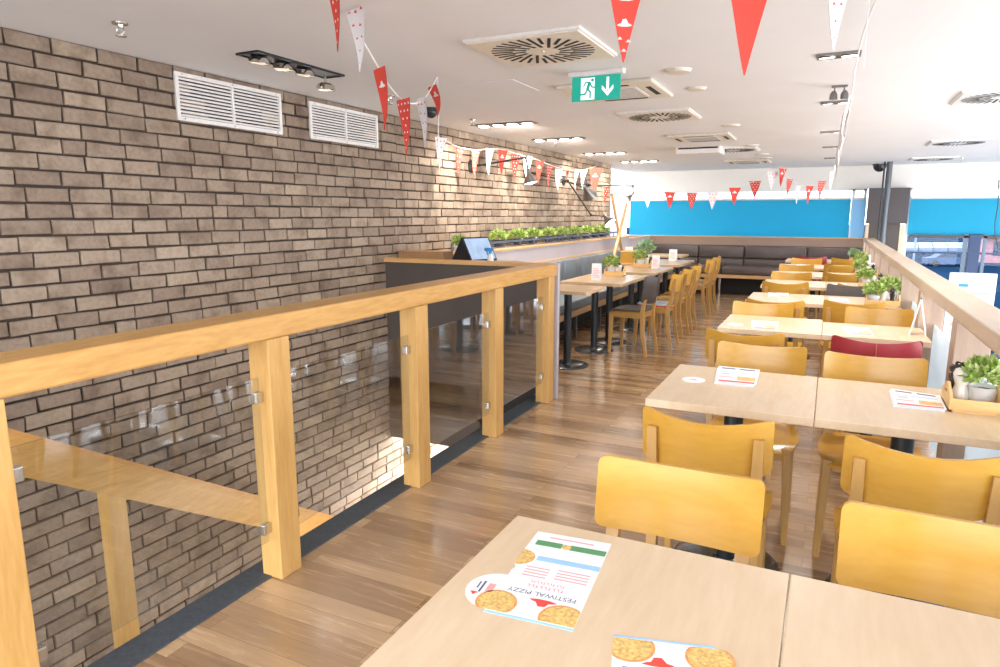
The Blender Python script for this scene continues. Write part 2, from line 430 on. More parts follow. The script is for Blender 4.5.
def brick_wall(y0, y1, z0, z1, x, cut=None):
    mb = MB(); ph = .081; pl = .2255; tones = []
    rows = int((z1 - z0) / ph) + 1
    for r in range(rows):
        zt = z1 - .004 - r * ph
        off = (.5 * pl if r % 2 else 0) + random.uniform(-.02, .02)
        y = y0 - pl + off
        while y < y1:
            ln = pl + random.uniform(-.010, .010)
            if random.random() < .04: ln *= .55
            a = max(y + .0058, y0); b = min(y + ln - .0058, y1)
            y += ln
            if b - a < .02: continue
            zb = zt - ph + .0120
            if cut and cut(a, b, zb): continue
            d = .014 + random.uniform(-.0035, .0035)
            j = lambda s=.0034: random.uniform(-s, s)
            za, zc = zb + j(), zt + j()
            c = .004
            tilt = random.uniform(-.003, .003)
            o = len(mb.v)
            outer = [(x, a + j(), za), (x, b + j(), zb + j()), (x, b + j(), zc), (x, a + j(), zt + j())]
            inner = []
            for (xx, yy, zz), (sy, sz) in zip(outer, ((1, 1), (-1, 1), (-1, -1), (1, -1))):
                inner.append((x + d + tilt * sy, yy + sy * c, zz + sz * c))
            mid = [(x + d - .003, p[1], p[2]) for p in outer]
            mb.v += outer + mid + inner
            q = lambda *i: [k + o for k in i]
            nf = [q(8, 9, 10, 11)]
            for i in range(4):
                k = (i + 1) % 4
                nf.append(q(i, k, k + 4, i + 4)); nf.append(q(i + 4, k + 4, k + 8, i + 8))
            mb.f += nf; mb.mi += [0] * len(nf)
            t = min(1, max(0, random.gauss(.5, .22)))
            tones += [t] * 12
    n = len(mb.v)
    mb.box(x - .28, x + .001, y0, y1, z0, z1, mat=1); tones += [.5] * 8
    o = mb.build('wall_left', [M['brick'], M['mortar']])
    a = o.data.attributes.new('brick_tone', 'FLOAT', 'POINT'); a.data.foreach_set('value', tones)
    return struct(o)
VENTS = [(2.867, 3.725, 2.025, 2.303), (4.012, 4.853, 2.030, 2.298)]
def cut(a, b, z):
    for y0, y1, z0, z1 in VENTS:
        if a > y0 and b < y1 and z > z0 and z + .07 < z1: return True
    return False
brick_wall(-.3, 11.72, -3.1, CEIL, XW, cut)

# stairwell bulkhead, its oak capping, and the lower level
struct(MB().box(XW, -1.90, YB, YB + .045, -.575, 1.055).build('wall_stairwell', M['panel_dark']))
struct(MB().box(-2.6, -1.905, YB - .012, YB, -.56, .155).build('trim_2', M['panel_black']))  # black sheet paints the panel's darker look below the glass, without reflection
struct(MB().box(XW, -1.915, YB - .025, YB + .07, 1.055, 1.089, .003).build('trim_3', M['oak_cross']))
struct(MB().box(-1.985, -1.891, YB - .022, YB + .018, 0, 1.086, .002).build('trim_4', M['lilac']))
struct(MB().box(-6.5, -1.2, -1.5, 8.2, -3.25, -3.1).build('floor_lower', M['lower_floor']))
struct(MB().box(XW, -1.2, 6.3, 6.4, -3.1, -.3).build('wall_lower', M['grey_wall']))
struct(MB().box(-2.04, -1.96, -1.5, YB, -3.1, -.30).build('wall_under_rail', M['white_wall']))
struct(MB().box(-3.865, -1.2, -1.6, -1.5, -3.1, -.30).build('wall_under_back', M['white_wall']))
t = thing('strip_light', 'bright white strip lamp on the grey wall under the floor slab', 'light', (-2.72, 6.27, -.95))
MB().box(-.62, .62, -.02, .03, -.035, .035, .004).build('lamp_body', M['white_metal'], t)
MB().box(-.60, .60, -.035, -.018, -.025, .025, .004).build('diffuser', M['strip_on'], t)
area('lower_hall_lamp', (-2.7, 5.5, -.62), (0, math.radians(40), 0), 1.2, .8, 60, (1, .95, .88))
area('lower_stair_lamp', (-2.12, 3.4, -.5), (0, math.radians(80), 0), .4, 2.2, 8, (1, .95, .88))

# far wall: header, sill, windows with roller blinds
struct(MB().box(-6.0, 7.5, YF, YF + .2, 1.93, CEIL).build('wall_far', M['white_wall']))
struct(MB().box(-6.0, 1.2, YF, YF + .2, -3.6, 1.02).build('wall_far_sill', M['white_wall']))
struct(MB().box(-5.0, -4.9, 11.4, YF + .2, -.3, CEIL).build('wall_return', M['white_wall']))
def window(n, x0, x1, z0, z1, mull):
    g = MB().box(x0, x1, YF + .10, YF + .115, z0, z1)
    o = g.build('window_%d' % n, M['window_glass']); struct(o)
    f = MB().box(x0, x1, YF + .07, YF + .15, z1 - .03, z1).box(x0, x1, YF + .07, YF + .15, z0, z0 + .03)
    for x in mull: f.box(x - .025, x + .025, YF + .07, YF + .15, z0, z1)
    f.build('window_frame', M['white_metal'], o)
window(1, -5.9, .55, 1.02, 1.93, (-5.85, -3.98, .33, .52))
window(2, 1.2, 7.4, -3.6, 1.93, (1.22, 4.6))
def blind(x0, x1, z0, z1, label, mat):
    t = thing('roller_blind', label, 'blind', ((x0 + x1) / 2, YF - .06, z0))
    hw = (x1 - x0) / 2
    MB().box(-hw, hw, -.004, .004, 0, z1 - z0).build('blind_fabric', mat, t)
    MB().box(-hw, hw, -.012, .012, -.02, .006, .003).build('bottom_bar', M['white_metal'] if z0 < 1.05 else M['brown_post'], t)
    MB().tube([(-hw, .0, z1 - z0 + .015), (hw, .0, z1 - z0 + .015)], .022, 10).build('roller_tube', M['white_metal'], t, smooth=True)
blind(-3.80, .295, 1.045, 1.745, 'wide bright blue roller blind behind the back booth', M['blind'])
blind(.335, .545, 1.045, 1.735, 'narrow pale blue blind strip left of the brown pier', M['blind_pale'])
blind(1.23, 7.3, 1.115, 1.745, 'blue roller blind right of the brown pier, above the street view', M['blind'])
blind(-5.85, -3.86, 1.045, 1.90, 'white sheet added for the bare bright window in the far left corner', M['window_glare'])  # added sheet, its white stands in for glare in an unshaded window
# brown pier
t = thing('window_pier', 'dark brown boxed pier between the two blue blinds', 'pier', (.86, YF - .2, -.3))
MB().box(-.30, .33, -.06, .18, 1.61, 2.23, .004).build('upper_box', M['pier'], t)
MB().box(-.25, .23, -.03, .18, 0, 1.61, .003).build('lower_box', M['panel_dark'], t)
MB().box(-.30, -.25, -.04, .18, 0, 1.60, .003).build('jamb', M['jamb'], t)
MB().box(.23, .30, -.04, .18, 0, 1.60, .003).build('jamb', M['jamb'], t)
t = thing('support_pole', 'tall dark grey pole standing in front of the brown pier', 'pole', (.80, 13.1, -.30))
MB().tube([(0, 0, 0), (0, 0, CEIL + .3)], .045, 14).build('shaft', M['pole_grey'], t, smooth=True)
MB().tube([(-.075, -.01, 0), (-.075, -.01, CEIL + .3)], .014, 8).build('conduit', M['black_metal'], t, smooth=True)
MB().lathe([(.09, 0), (.09, .02), (.05, .03)], seg=16).build('collar', M['black_metal'], t)

# ------------------------------------------------------------------ balustrade over the stairs
def balustrade(name, label, x_in, sgn, ys, y0, y1, ztop, thick, wid, post_x, post_y, pane, paneZ, mats, loc, panes, pane_x):
    t = thing(name, label, 'railing', loc)
    ox, oy = loc[0], loc[1]
    xa, xb = sorted((x_in, x_in + sgn * wid))
    cuts = [y0] + [y for y in panes if y0 < y < y1] + [y1]
    MB().box(xa - ox, xb - ox, y0 - oy, y1 - oy, ztop - thick, ztop, .008).build('handrail', mats[0], t)
    pa, pb = sorted((x_in, x_in + sgn * post_x))
    for y in ys:
        p = MB().box(pa - ox, pb - ox, y - post_y / 2 - oy, y + post_y / 2 - oy, 0, ztop - thick, .004).build('post', mats[1], t)
    return t
ys = [-.05, .885, 1.915, 2.945, 3.875, 4.790]
t = balustrade('stair_railing', 'oak railing with clear glass panes along the stairwell', -1.90, -1, ys, -1.4, 4.895, 1.090, .093, .17, .105, .115, None, None, (M['oak'], M['oak_v']), (-1.95, 2.0, 0), [], 0)
for i in range(len(ys) - 1):
    a, b = ys[i] + .0575 + .012, ys[i + 1] - .0575 - .012
    g = MB().box(-.004, .004, a - 2.0, b - 2.0, .165, .848).build('glass_pane', M['glass'], t)
    for yy in (a, b):
        for zz in (.77, .225):
            s = 1 if yy == a else -1
            MB().box(-.014, .014, yy - 2.0 - .012 if s > 0 else yy - 2.0 - .030, yy - 2.0 + .030 if s > 0 else yy - 2.0 + .012, zz - .022, zz + .022, .004).build('clamp', M['steel'], g)
# sloping handrail inside the stairwell
SL = -.625
t = thing('stair_handrail', 'sloping oak handrail going down the stairwell behind the glass', 'handrail', (-3.06, 1.9, -1.0))
def zr(y): return .19 + SL * (y - 2.10)
def sloped(x0, x1, y0, y1, dz0, dz1):
    return [(x0, y0, zr(y0) + dz0), (x1, y0, zr(y0) + dz0), (x1, y1, zr(y1) + dz0), (x0, y1, zr(y1) + dz0),
            (x0, y0, zr(y0) + dz1), (x1, y0, zr(y0) + dz1), (x1, y1, zr(y1) + dz1), (x0, y1, zr(y1) + dz1)]
BF = [(0, 3, 2, 1), (4, 5, 6, 7), (0, 1, 5, 4), (1, 2, 6, 5), (2, 3, 7, 6), (3, 0, 4, 7)]
T = Matrix.Translation((3.06, -1.9, 1.0))
MB().add(sloped(-3.095, -3.00, .9, 4.6, -.182, 0), BF, T=T).build('rail', M['oak'], t)
MB().add(sloped(-3.115, -2.992, .9, 4.6, 0, .024), BF, T=T).build('capping', M['oak_cap'], t)
for y in (.92, 1.915, 2.91, 3.9):
    MB().box(-3.085, -3.006, y - .047, y + .047, zr(y) - 1.50, zr(y) - .10, .004, T=T).build('post', M['oak_v'], t)
t = thing('staircase', 'flight of grey stairs going down beside the brick wall', 'stairs', (-2.85, 1.2, -1.5))
for k in range(14):
    y = .35 + k * .275; z = zr(y) - 1.55
    MB().box(-2.97 + 2.85, -2.06 + 2.85, y - 1.2, y + .30 - 1.2, z + 1.5 - .05, z + 1.5, .004).box(-2.97 + 2.85, -2.06 + 2.85, y + .28 - 1.2, y + .30 - 1.2, z + 1.5 - .20, z + 1.5 - .05).build('tread', M['grey_wall'], t)

# ------------------------------------------------------------------ balustrade on the right
ysr = [.95, 2.30, 3.68, 5.07, 6.38, 7.70, 9.0, 10.3, 11.6, 12.9]
t = balustrade('gallery_railing', 'weathered wooden railing with frosted panels beside the right hand tables', .550, 1, ysr, -1.4, 13.33, 1.060, .072, .150, .140, .13, None, None, (M['grey_oak'], M['brown_post']), (.68, 6.0, 0), [], 0)
for i in range(len(ysr) - 1):
    a, b = ysr[i] + .07, ysr[i + 1] - .07
    MB().box(-.040, -.030, a - 6.0 + .0, b - 6.0 - (.0), .10, .775, .002).build('frosted_panel', M['frost'], t)

# ------------------------------------------------------------------ booths and partition
mb = MB().box(-3.245, -3.20, YB + .65, 11.72, 0, 1.075).box(-3.245, -3.20, 11.72, 13.33, 0, 1.035)
mb.box(XW + .012, -3.245, 11.66, 11.72, 0, 1.075)
t = thing('booth_partition', 'mauve grey partition behind the left booth, carrying the plant ledge', 'partition', (-3.22, 8.0, 0))
T = Matrix.Translation((3.22, -8, 0))
mb2 = MB(); mb2.v = [tuple(T @ Vector(p)) for p in mb.v]; mb2.f = mb.f; mb2.mi = mb.mi
mb2.build('partition_board', M['lilac'], t)
MB().box(XW + .015 + 3.22, -3.185 + 3.22, YB + .65 - 8, 11.72 - 8, 1.075, 1.10, .003).build('ledge', M['bench_wood'], t)
MB().box(-3.25 + 3.22, -3.185 + 3.22, 11.72 - 8, 13.33 - 8, 1.035, 1.06, .003).build('capping', M['bench_wood'], t)

t = thing('booth_bench', 'long booth bench with grey leather back along the brick wall side', 'bench', (-2.9, 8.5, 0))
ox, oy = 2.9, -8.5
y = 5.60; k = 0
while y < 12.5:
    y2 = min(y + .66, 12.72)
    MB().box(-3.195 + ox, -3.09 + ox, y + .004 + oy, y2 - .004 + oy, .50, .885, .022, seg=3).build('backrest', M['blue_leather'], t, smooth=True)
    y = y2
MB().box(-3.20 + ox, -3.155 + ox, 5.60 + oy, 12.72 + oy, .885, .905, .003).build('top_rail', M['bench_wood'], t)
y = 5.60
while y < 12.6:
    y2 = min(y + 1.32, 12.72)
    MB().box(-3.10 + ox, -2.60 + ox, y + .003 + oy, y2 - .003 + oy, .375, .485, .022, seg=3).build('seat_cushion', M['blue_leather'], t, smooth=True)
    y = y2
    if y2 >= 12.72: break
MB().box(-3.16 + ox, -2.595 + ox, 5.60 + oy, 12.72 + oy, .30, .372, .004).build('seat_frame', M['bench_wood'], t)
for y in (5.7, 6.55, 7.5, 8.45, 9.4, 10.35, 11.3, 12.2):
    MB().box(-2.69 + ox, -2.65 + ox, y - .02 + oy, y + .02 + oy, 0, .30, .003).build('leg', M['pole_grey'], t)
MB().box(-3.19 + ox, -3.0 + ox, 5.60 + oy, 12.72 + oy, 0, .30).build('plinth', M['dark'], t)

t = thing('booth_bench', 'wide dark brown leather booth bench across the far end of the room', 'bench', (-1.2, 13.1, 0))
ox, oy = 1.2, -13.1
MB().box(-3.9 + ox, .53 + ox, 13.36 + oy, 13.42 + oy, 0, 1.045).build('back_panel', M['brown_panel'], t)
MB().box(-3.9 + ox, .70 + ox, 13.34 + oy, 13.44 + oy, 1.045, 1.065, .004).build('capping', M['bench_wood_x'], t)
x = -3.18
for x2 in (-2.25, -1.42, -.35, .54):
    MB().box(x + .005 + ox, x2 - .005 + ox, 13.26 + oy, 13.36 + oy, .66, .90, .03, seg=3).build('backrest', M['brown_leather'], t, smooth=True)
    MB().box(x + .005 + ox, x2 - .005 + ox, 13.24 + oy, 13.36 + oy, .50, .655, .03, seg=3).build('lumbar_cushion', M['brown_leather'], t, smooth=True)
    x = x2
x = -3.18
for x2 in (-1.75, -.55, .54):
    MB().box(x + .004 + ox, x2 - .004 + ox, 12.78 + oy, 13.30 + oy, .39, .535, .03, seg=3).build('seat_cushion', M['brown_leather'], t, smooth=True)
    x = x2
MB().box(-3.18 + ox, .54 + ox, 12.77 + oy, 13.34 + oy, .325, .385, .004).build('seat_frame', M['bench_wood_x'], t)
for x in (-2.5, -1.77, -.62, .45):
    MB().box(x - .02 + ox, x + .02 + ox, 12.83 + oy, 12.87 + oy, 0, .325, .003).build('leg', M['steel'], t)
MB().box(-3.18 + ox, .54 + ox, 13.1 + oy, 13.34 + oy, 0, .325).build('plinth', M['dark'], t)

# till counter behind the bulkhead
t = thing('till_counter', 'low counter behind the dark stairwell panel, against the brick wall', 'counter', (-3.0, 5.27, 0))
MB().box(XW + .02 + 3.0, -2.50 + 3.0, 4.995 - 5.27, 5.52 - 5.27, 0, 1.028).build('cabinet', M['lilac'], t)
MB().box(XW + .02 + 3.0, -2.47 + 3.0, 4.995 - 5.27, 5.55 - 5.27, 1.03, 1.058, .003).build('worktop', M['lilac'], t)
ZC = 1.058
t = thing('serving_tray', 'brown wooden box lying on the counter against the brick wall', 'box', (-3.28, 5.16, ZC))
MB().box(-.235, .235, -.09, .09, 0, .012).box(-.235, .235, -.09, -.078, .012, .075, .002).box(-.235, .235, .078, .09, .012, .075, .002).box(-.235, -.223, -.078, .078, .012, .075).box(.223, .235, -.078, .078, .012, .075).build('tray_body', M['tray_wood'], t)
MB().box(-.238, .238, -.093, .093, .0755, .088, .003).build('lid', M['tray_wood'], t)
t = thing('till_terminal', 'black touchscreen till with bright screen on the counter', 'till', (-2.80, 5.24, ZC), math.radians(74))
prof = [(-.085, 0), (.17, 0), (.17, .03), (.055, .215), (.035, .215)]
TT = Matrix(((0, 0, 1, 0), (1, 0, 0, 0), (0, 1, 0, 0), (0, 0, 0, 1)))
MB().prism([(p[0], p[1]) for p in prof], -.13, .13, T=TT).build('stand', M['screen_bezel'], t)
ang = math.atan2(.215, .12)
Ts = Matrix.Translation((0, -.088, .004)) @ Matrix.Rotation(ang, 4, 'X')
MB().box(-.165, .165, 0, .235, 0, .016, .004, T=Ts).build('bezel', M['screen_bezel'], t)
mscreen = plain('till_screen', (.20, .27, .38), .12, noise=.3, scale=12, emis=(.5, .65, .9), es=.25)
MB().box(-.150, .150, .018, .220, .0162, .0175, T=Ts).build('screen', mscreen, t)
t = thing('spray_bottle', 'small spray bottle with blue trigger head beside the till', 'bottle', (-2.575, 5.07, ZC))
MB().lathe([(.026, 0), (.028, .01), (.028, .05), (.014, .075), (.012, .085)], seg=16).build('bottle_body', M['bottle'], t, smooth=True)
MB().lathe([(.014, .085), (.014, .105)], seg=12).box(-.05, .03, -.012, .012, .105, .135, .006).box(-.058, -.048, -.007, .007, .112, .128, .003).taper((-.022, 0, .07), (-.035, 0, .108), .008, .012, .01, .012).build('spray_head', M['spray_blue'], t, smooth=True)

# ------------------------------------------------------------------ plants
def foliage(rx, ry, rz_, n, leaf, seed, cz=0, up=.4):
    rnd = random.Random(seed); mb = MB()
    for i in range(n):
        a = rnd.uniform(0, 2 * PI); cphi = rnd.uniform(-.55, 1); s = math.sqrt(1 - cphi * cphi)
        rr = rnd.uniform(.55, 1.0)
        p = Vector((rx * s * math.cos(a) * rr, ry * s * math.sin(a) * rr, cz + rz_ * cphi * rr))
        d = Vector((s * math.cos(a), s * math.sin(a), cphi + up)).normalized()
        d = (d + Vector((rnd.uniform(-.6, .6), rnd.uniform(-.6, .6), rnd.uniform(-.3, .6)))).normalized()
        sd = d.cross(Vector((rnd.uniform(-1, 1), rnd.uniform(-1, 1), rnd.uniform(-1, 1)))).normalized()
        nn = d.cross(sd); l = leaf * rnd.uniform(.7, 1.3); w_ = l * .36
        vs = [p, p + d * l * .45 + sd * w_ + nn * l * .10, p + d * l, p + d * l * .45 - sd * w_ + nn * l * .10, p + d * l * .5 - nn * l * .06]
        mb.add(vs, [(0, 1, 4), (1, 2, 4), (2, 3, 4), (3, 0, 4)], 0 if rnd.random() < .6 else 1)
    return mb
plant_protos = {}
def plant(kind, loc, label, group=None, s=1.0):
    if kind not in plant_protos:
        t = thing('potted_plant', label, 'plant', loc, group=group)
        if kind == 'light':
            MB().lathe([(.030, 0), (.034, .003), (.043, .062), (.045, .066), (.041, .066), (.038, .055)], seg=28).build('pot', M['pot_white'], t, smooth=True)
            MB().lathe([(.038, .054), (.0, .057)], seg=16).build('soil', M['soil'], t)
            foliage(.062, .062, .050, 420, .026, 3, .105).build('foliage', [M['leaf'], M['leaf2']], t)
        elif kind == 'mint':
            MB().lathe([(.030, 0), (.034, .003), (.043, .062), (.045, .066), (.041, .066), (.038, .055)], seg=24).build('pot', M['pot_white'], t, smooth=True)
            foliage(.075, .075, .07, 260, .035, 5, .135).build('foliage', [M['leaf3'], M['leaf']], t)
        elif kind == 'ledge':
            MB().lathe([(.045, 0), (.055, .004), (.062, .075), (.058, .075), (.05, .07)], seg=20).build('pot', M['pot_dark'], t, smooth=True)
            foliage(.085, .17, .062, 520, .034, 8, .122).build('foliage', [M['leaf'], M['leaf2']], t)
        t.scale = (s, s, s)
        plant_protos[kind] = t
        return t
    t = dup(plant_protos[kind], loc, random.uniform(0, 1.0) if kind == 'ledge_' else random.uniform(0, 6), label, group)
    if not group and 'group' in t: del t['group']
    if kind == 'ledge': t.rotation_euler = (0, 0, random.choice([0, PI]) + random.uniform(-.2, .2))
    t.scale = (s, s, s)
    return t
t = thing('plant_trough', 'slim grey metal trough rack along the ledge holding a row of green plants', 'planter', (-3.40, 8.9, 1.10))
ty0, ty1 = 6.0 - 8.9, 11.55 - 8.9
mb = MB()
for xx in (-.095, .095):
    mb.box(xx - .006, xx + .006, ty0, ty1, .055, .078).box(xx - .006, xx + .006, ty0, ty1, 0, .010)
mb.box(-.1, .1, ty0 - .006, ty0 + .006, .055, .078).box(-.1, .1, ty1 - .006, ty1 + .006, .055, .078)
mb.build('rim', M['trough'], t)
mb = MB(); n = 13
for i in range(n + 1):
    y = ty0 + (ty1 - ty0) * i / n
    for xx in (-.095, .095): mb.box(xx - .007, xx + .007, y - .009, y + .009, .010, .056)
mb.build('uprights', M['trough'], t)
lp = [(499, 'first bushy plant at the near end of the ledge trough'), (518, 'second bushy plant from the near end of the ledge trough'),
      (533, 'third bushy plant in the ledge trough'), (549, 'fourth bushy plant in the ledge trough, mid row'), (561, 'fifth bushy plant in the ledge trough, past the middle'),
      (574, 'sixth bushy plant in the ledge trough'), (586, 'seventh bushy plant in the ledge trough'), (595, 'second last bushy plant at the far end of the ledge trough'), (603, 'last bushy plant at the far end of the ledge trough')]
for px, lab in lp:
    y = at(px, 244, X=-3.40).y
    plant('ledge', (-3.40, y, 1.108), lab, 'bushy plants in the ledge trough', .95)
t = plant('light', (-3.30, 5.80, 1.10), 'pale loose plant on the ledge just behind the till', None, 1.0)

# ------------------------------------------------------------------ tables
def pedestal(t, x, y, r=.215, h=.72):
    b = MB().lathe([(r, 0), (r, .008), (r - .01, .014), (.05, .020), (.045, .032)], (x, y, 0), 40)
    b.build('base_disc', M['base_metal'], t, smooth=True)
    MB().lathe([(.038, .02), (.038, h)], (x, y, 0), 20).build('column', M['black_metal'], t, smooth=True)
    MB().box(x - .15, x + .15, y - .022, y + .022, h - .012, h, .002).box(x - .022, x + .022, y - .15, y + .15, h - .012, h, .002).build('bracket', M['black_metal'], t)
def table(x0, x1, y0, y1, z, label, mat, group, ped=None, th=.032):
    cx, cy = (x0 + x1) / 2, (y0 + y1) / 2
    t = thing('dining_table', label, 'table', (cx, cy, 0), group=group)
    hx, hy = (x1 - x0) / 2 - .001, (y1 - y0) / 2
    MB().box(-hx, hx, -hy, hy, z - th, z, .003).build('tabletop', mat, t)
    px, py = ped if ped else (cx, cy)
    pedestal(t, px - cx, py - cy, h=z - th)
    return t
ROWS = [(.70, 1.385), (2.56, 3.25), (4.45, 5.10), (6.00, 6.68), (7.40, 8.08), (8.70, 9.38), (10.10, 10.78), (11.53, 12.20)]
PED = [(1.0, 1.0), (2.81, 2.78), (4.575, 4.62), (6.33, 6.24), (7.56, 7.74), (8.86, 9.06), (10.25, 10.45), (11.92, 11.9)]
ORD = ['nearest', 'second', 'third', 'fourth', 'fifth', 'sixth', 'seventh', 'farthest']
for i, (a, b) in enumerate(ROWS):
    xs = -.020 if i == 0 else 0
    table(-.612 + xs, xs, a, b, .75, 'pale oak table in the %s row of the right side, aisle half' % ORD[i], M['table'], 'tables along the right railing', ped=(-.30, PED[i][0]))
    table(xs, (.547, .622, .572)[i] if i < 3 else .547, a, b if i != 2 else 4.995, .75, 'pale oak table in the %s row of the right side, railing half' % ORD[i], M['table'], 'tables along the right railing', ped=(.30, PED[i][1]))
LT = [(5.80, 6.38, -2.56, 'nearest small table of the left booth, close to the railing end', 6.09), (6.66, 7.19, -2.55, 'left booth table carrying a white menu card, beside the brown chair', 6.93),
      (7.195, 7.74, -2.55, 'left booth table with the nearest plant caddy', 7.47), (8.10, 8.62, -2.52, 'left booth table with the second plant caddy, near half', 8.42),
      (8.625, 9.15, -2.52, 'left booth table just behind the second plant caddy', 8.87), (9.55, 10.1, -2.78, 'left booth table with two white cards, near half', 9.9),
      (10.105, 10.70, -2.50, 'left booth table behind the two white cards', 10.4), (11.65, 12.30, -2.9, 'farthest table of the left booth, in the corner', 12.0)]
for a, b, x0, lab, py in LT:
    x1 = (-1.96 if a < 6 else -1.87) if a < 11 else -2.25
    table(x0, x1, a, b, .77, lab, M['table_left'], 'tables along the left booth', ped=(-2.245 if a < 11 else -2.375, py))

# ------------------------------------------------------------------ chairs (front towards +y)
def back_y(u, z, w_=.207, bow=.062, y0=-.198):
    return y0 - bow * (1 - (u / w_) ** 2) - (z - .64) * .16
def make_chair(label, group, kind='wood'):
    t = thing('bistro_chair', label, 'chair', group=group)
    # seat: rounded, rolled down at the front, slightly dished
    nx, ny = 14, 14; vt = []; vb = []
    hw, hd = .205, .20
    for j in range(ny + 1):
        for i in range(nx + 1):
            u = -1 + 2 * i / nx; v = -1 + 2 * j / ny
            k = .80 if v > 0 else .86
            # superellipse mapping of the square
            n_ = 5.0
            m_ = max(abs(u), abs(v)); l_ = (abs(u) ** n_ + abs(v) ** n_) ** (1 / n_) if m_ > 0 else 1
            f = m_ / l_ if m_ > 0 else 1
            X = u * f * hw * (1.0 if v > 0 else 1.0 - .10 * (-v)); Y = v * f * hd
            z = .462 - .010 * (1 - u * u) * (1 - v * v)
            if v > .6: z -= .030 * ((v - .6) / .4) ** 2
            vt.append((X, Y, z)); vb.append((X * .985, Y * .985, z - .014))
    W = nx + 1; fs = []; N = len(vt)
    for j in range(ny):
        for i in range(nx):
            a = j * W + i; fs.append((a, a + 1, a + 1 + W, a + W)); fs.append((a + N, a + W + N, a + 1 + W + N, a + 1 + N))
    ring = [i for i in range(nx)] + [j * W + nx for j in range(ny)] + [ny * W + i for i in range(nx, 0, -1)] + [j * W for j in range(ny, 0, -1)]
    for k in range(len(ring)):
        a, b = ring[k], ring[(k + 1) % len(ring)]; fs.append((a, a + N, b + N, b))
    MB().add(vt + vb, fs).build('seat', M['honey'], t, smooth=True)
    if kind != 'wood':
        lm = M['red_leather'] if kind == 'red' else M['char_leather']
        ov = [(x * .97, y * .97, z + .004) for x, y, z in vt]; top = [(x * .93, y * .93, z + .035 - .012 * (abs(x) / hw) ** 3) for x, y, z in vt]
        MB().add(top + ov, fs).build('seat_pad', lm, t, smooth=True)
    fr = MB()
    fr.box(-.155, .155, .150, .170, .395, .446, .002).box(-.150, .150, -.172, -.152, .395, .448, .002)
    fr.box(-.172, -.152, -.16, .16, .395, .448, .002).box(.152, .172, -.16, .16, .395, .448, .002)
    fr.build('seat_frame', M['honey_v'], t)
    for s in (-1, 1):
        MB().taper((s * .180, .172, 0), (s * .165, .160, .447), .026, .026, .044, .046).build('leg', M['honey_v'], t)
    for s in (-1, 1):
        mb = MB()
        zt = .780 if kind == 'wood' else .60
        pts = [(s * .176, -.238, 0), (s * .168, -.190, .25), (s * .165, -.178, .44), (s * .165, back_y(.165, .635) - .016, .635) if kind == 'wood' else (s * .165, -.190, .53), (s * .166, back_y(.166, zt) - (.012 if kind == 'wood' else .0), zt)]
        vs = []; fs = []
        dims = [(.024, .026), (.032, .036), (.036, .044), (.034, .034), (.030, .022)]
        for p, (a, b) in zip(pts, dims):
            for sx, sy in ((-1, -1), (1, -1), (1, 1), (-1, 1)): vs.append((p[0] + sx * a / 2, p[1] + sy * b / 2, p[2]))
        for i in range(4):
            for k in range(4):
                k2 = (k + 1) % 4; fs.append((i * 4 + k, i * 4 + k2, i * 4 + 4 + k2, i * 4 + 4 + k))
        fs += [(3, 2, 1, 0), (16, 17, 18, 19)]
        mb.add(vs, fs).build('leg', M['honey_v'], t)
    # curved backrest with rounded corners
    w_ = .207; zb, ztop = (.655, .842) if kind == 'wood' else (.570, .850)
    th = .013 if kind == 'wood' else .034
    DIP = .025; RC = .022
    cols = 18
    us = [-w_ + RC * (1 - math.cos(PI / 2 * k / 6)) for k in range(7)] + [(-w_ + RC) + (2 * w_ - 2 * RC) * k / 12 for k in range(1, 12)] + [w_ - RC * (1 - math.cos(PI / 2 * (6 - k) / 6)) for k in range(7)]
    rows_ = 7; vs = []
    def ext(u):
        d = w_ - abs(u); r = RC
        if d < r: return (r - math.sqrt(max(0, r * r - (r - d) ** 2)))
        return 0
    mid = (zb + ztop) / 2
    pad = kind != 'wood'
    layers = [0, 1]
    for ly in layers:
        for u in us:
            e = ext(u)
            for k in range(rows_):
                v = k / (rows_ - 1); z = zb + e + (ztop - zb - 2 * e) * v
                yb = back_y(u, z)
                puff = 0
                if pad: puff = -.011 * (abs(2 * v - 1) ** 4 + (abs(u) / w_) ** 6)
                vs.append((u, yb + (th + puff if ly else -puff), z - DIP * (1 - (u / w_) ** 2)))
    n1 = len(us) * rows_; fs = []
    for i in range(len(us) - 1):
        for k in range(rows_ - 1):
            a = i * rows_ + k; fs.append((a, a + rows_, a + rows_ + 1, a + 1)); a += n1; fs.append((a, a + 1, a + rows_ + 1, a + rows_))
    for i in range(len(us) - 1):
        a = i * rows_; b_ = (i + 1) * rows_; fs.append((a, a + n1, b_ + n1, b_))
        a += rows_ - 1; b_ += rows_ - 1; fs.append((a, b_, b_ + n1, a + n1))
    for k in range(rows_ - 1):
        fs.append((k, k + 1, k + 1 + n1, k + n1)); a = (len(us) - 1) * rows_ + k; fs.append((a, a + n1, a + 1 + n1, a + 1))
    bmat = {'wood': M['honey'], 'red': M['red_leather'], 'brown': M['char_leather']}[kind]
    br = MB().add(vs, fs).build('backrest', bmat, t, smooth=True)
    if pad:
        sm = MB(); zs = [zb + .01 + (ztop - zb - .012) * k / 8 for k in range(9)]
        sm.tube([(0, back_y(0, z) - .0015 + (.010 if (k == 8) else 0), z - DIP) for k, z in enumerate(zs)], .0022, 6)
        sm.build('seam', M['seam'] if kind == 'red' else M['dark'], br)
    return t
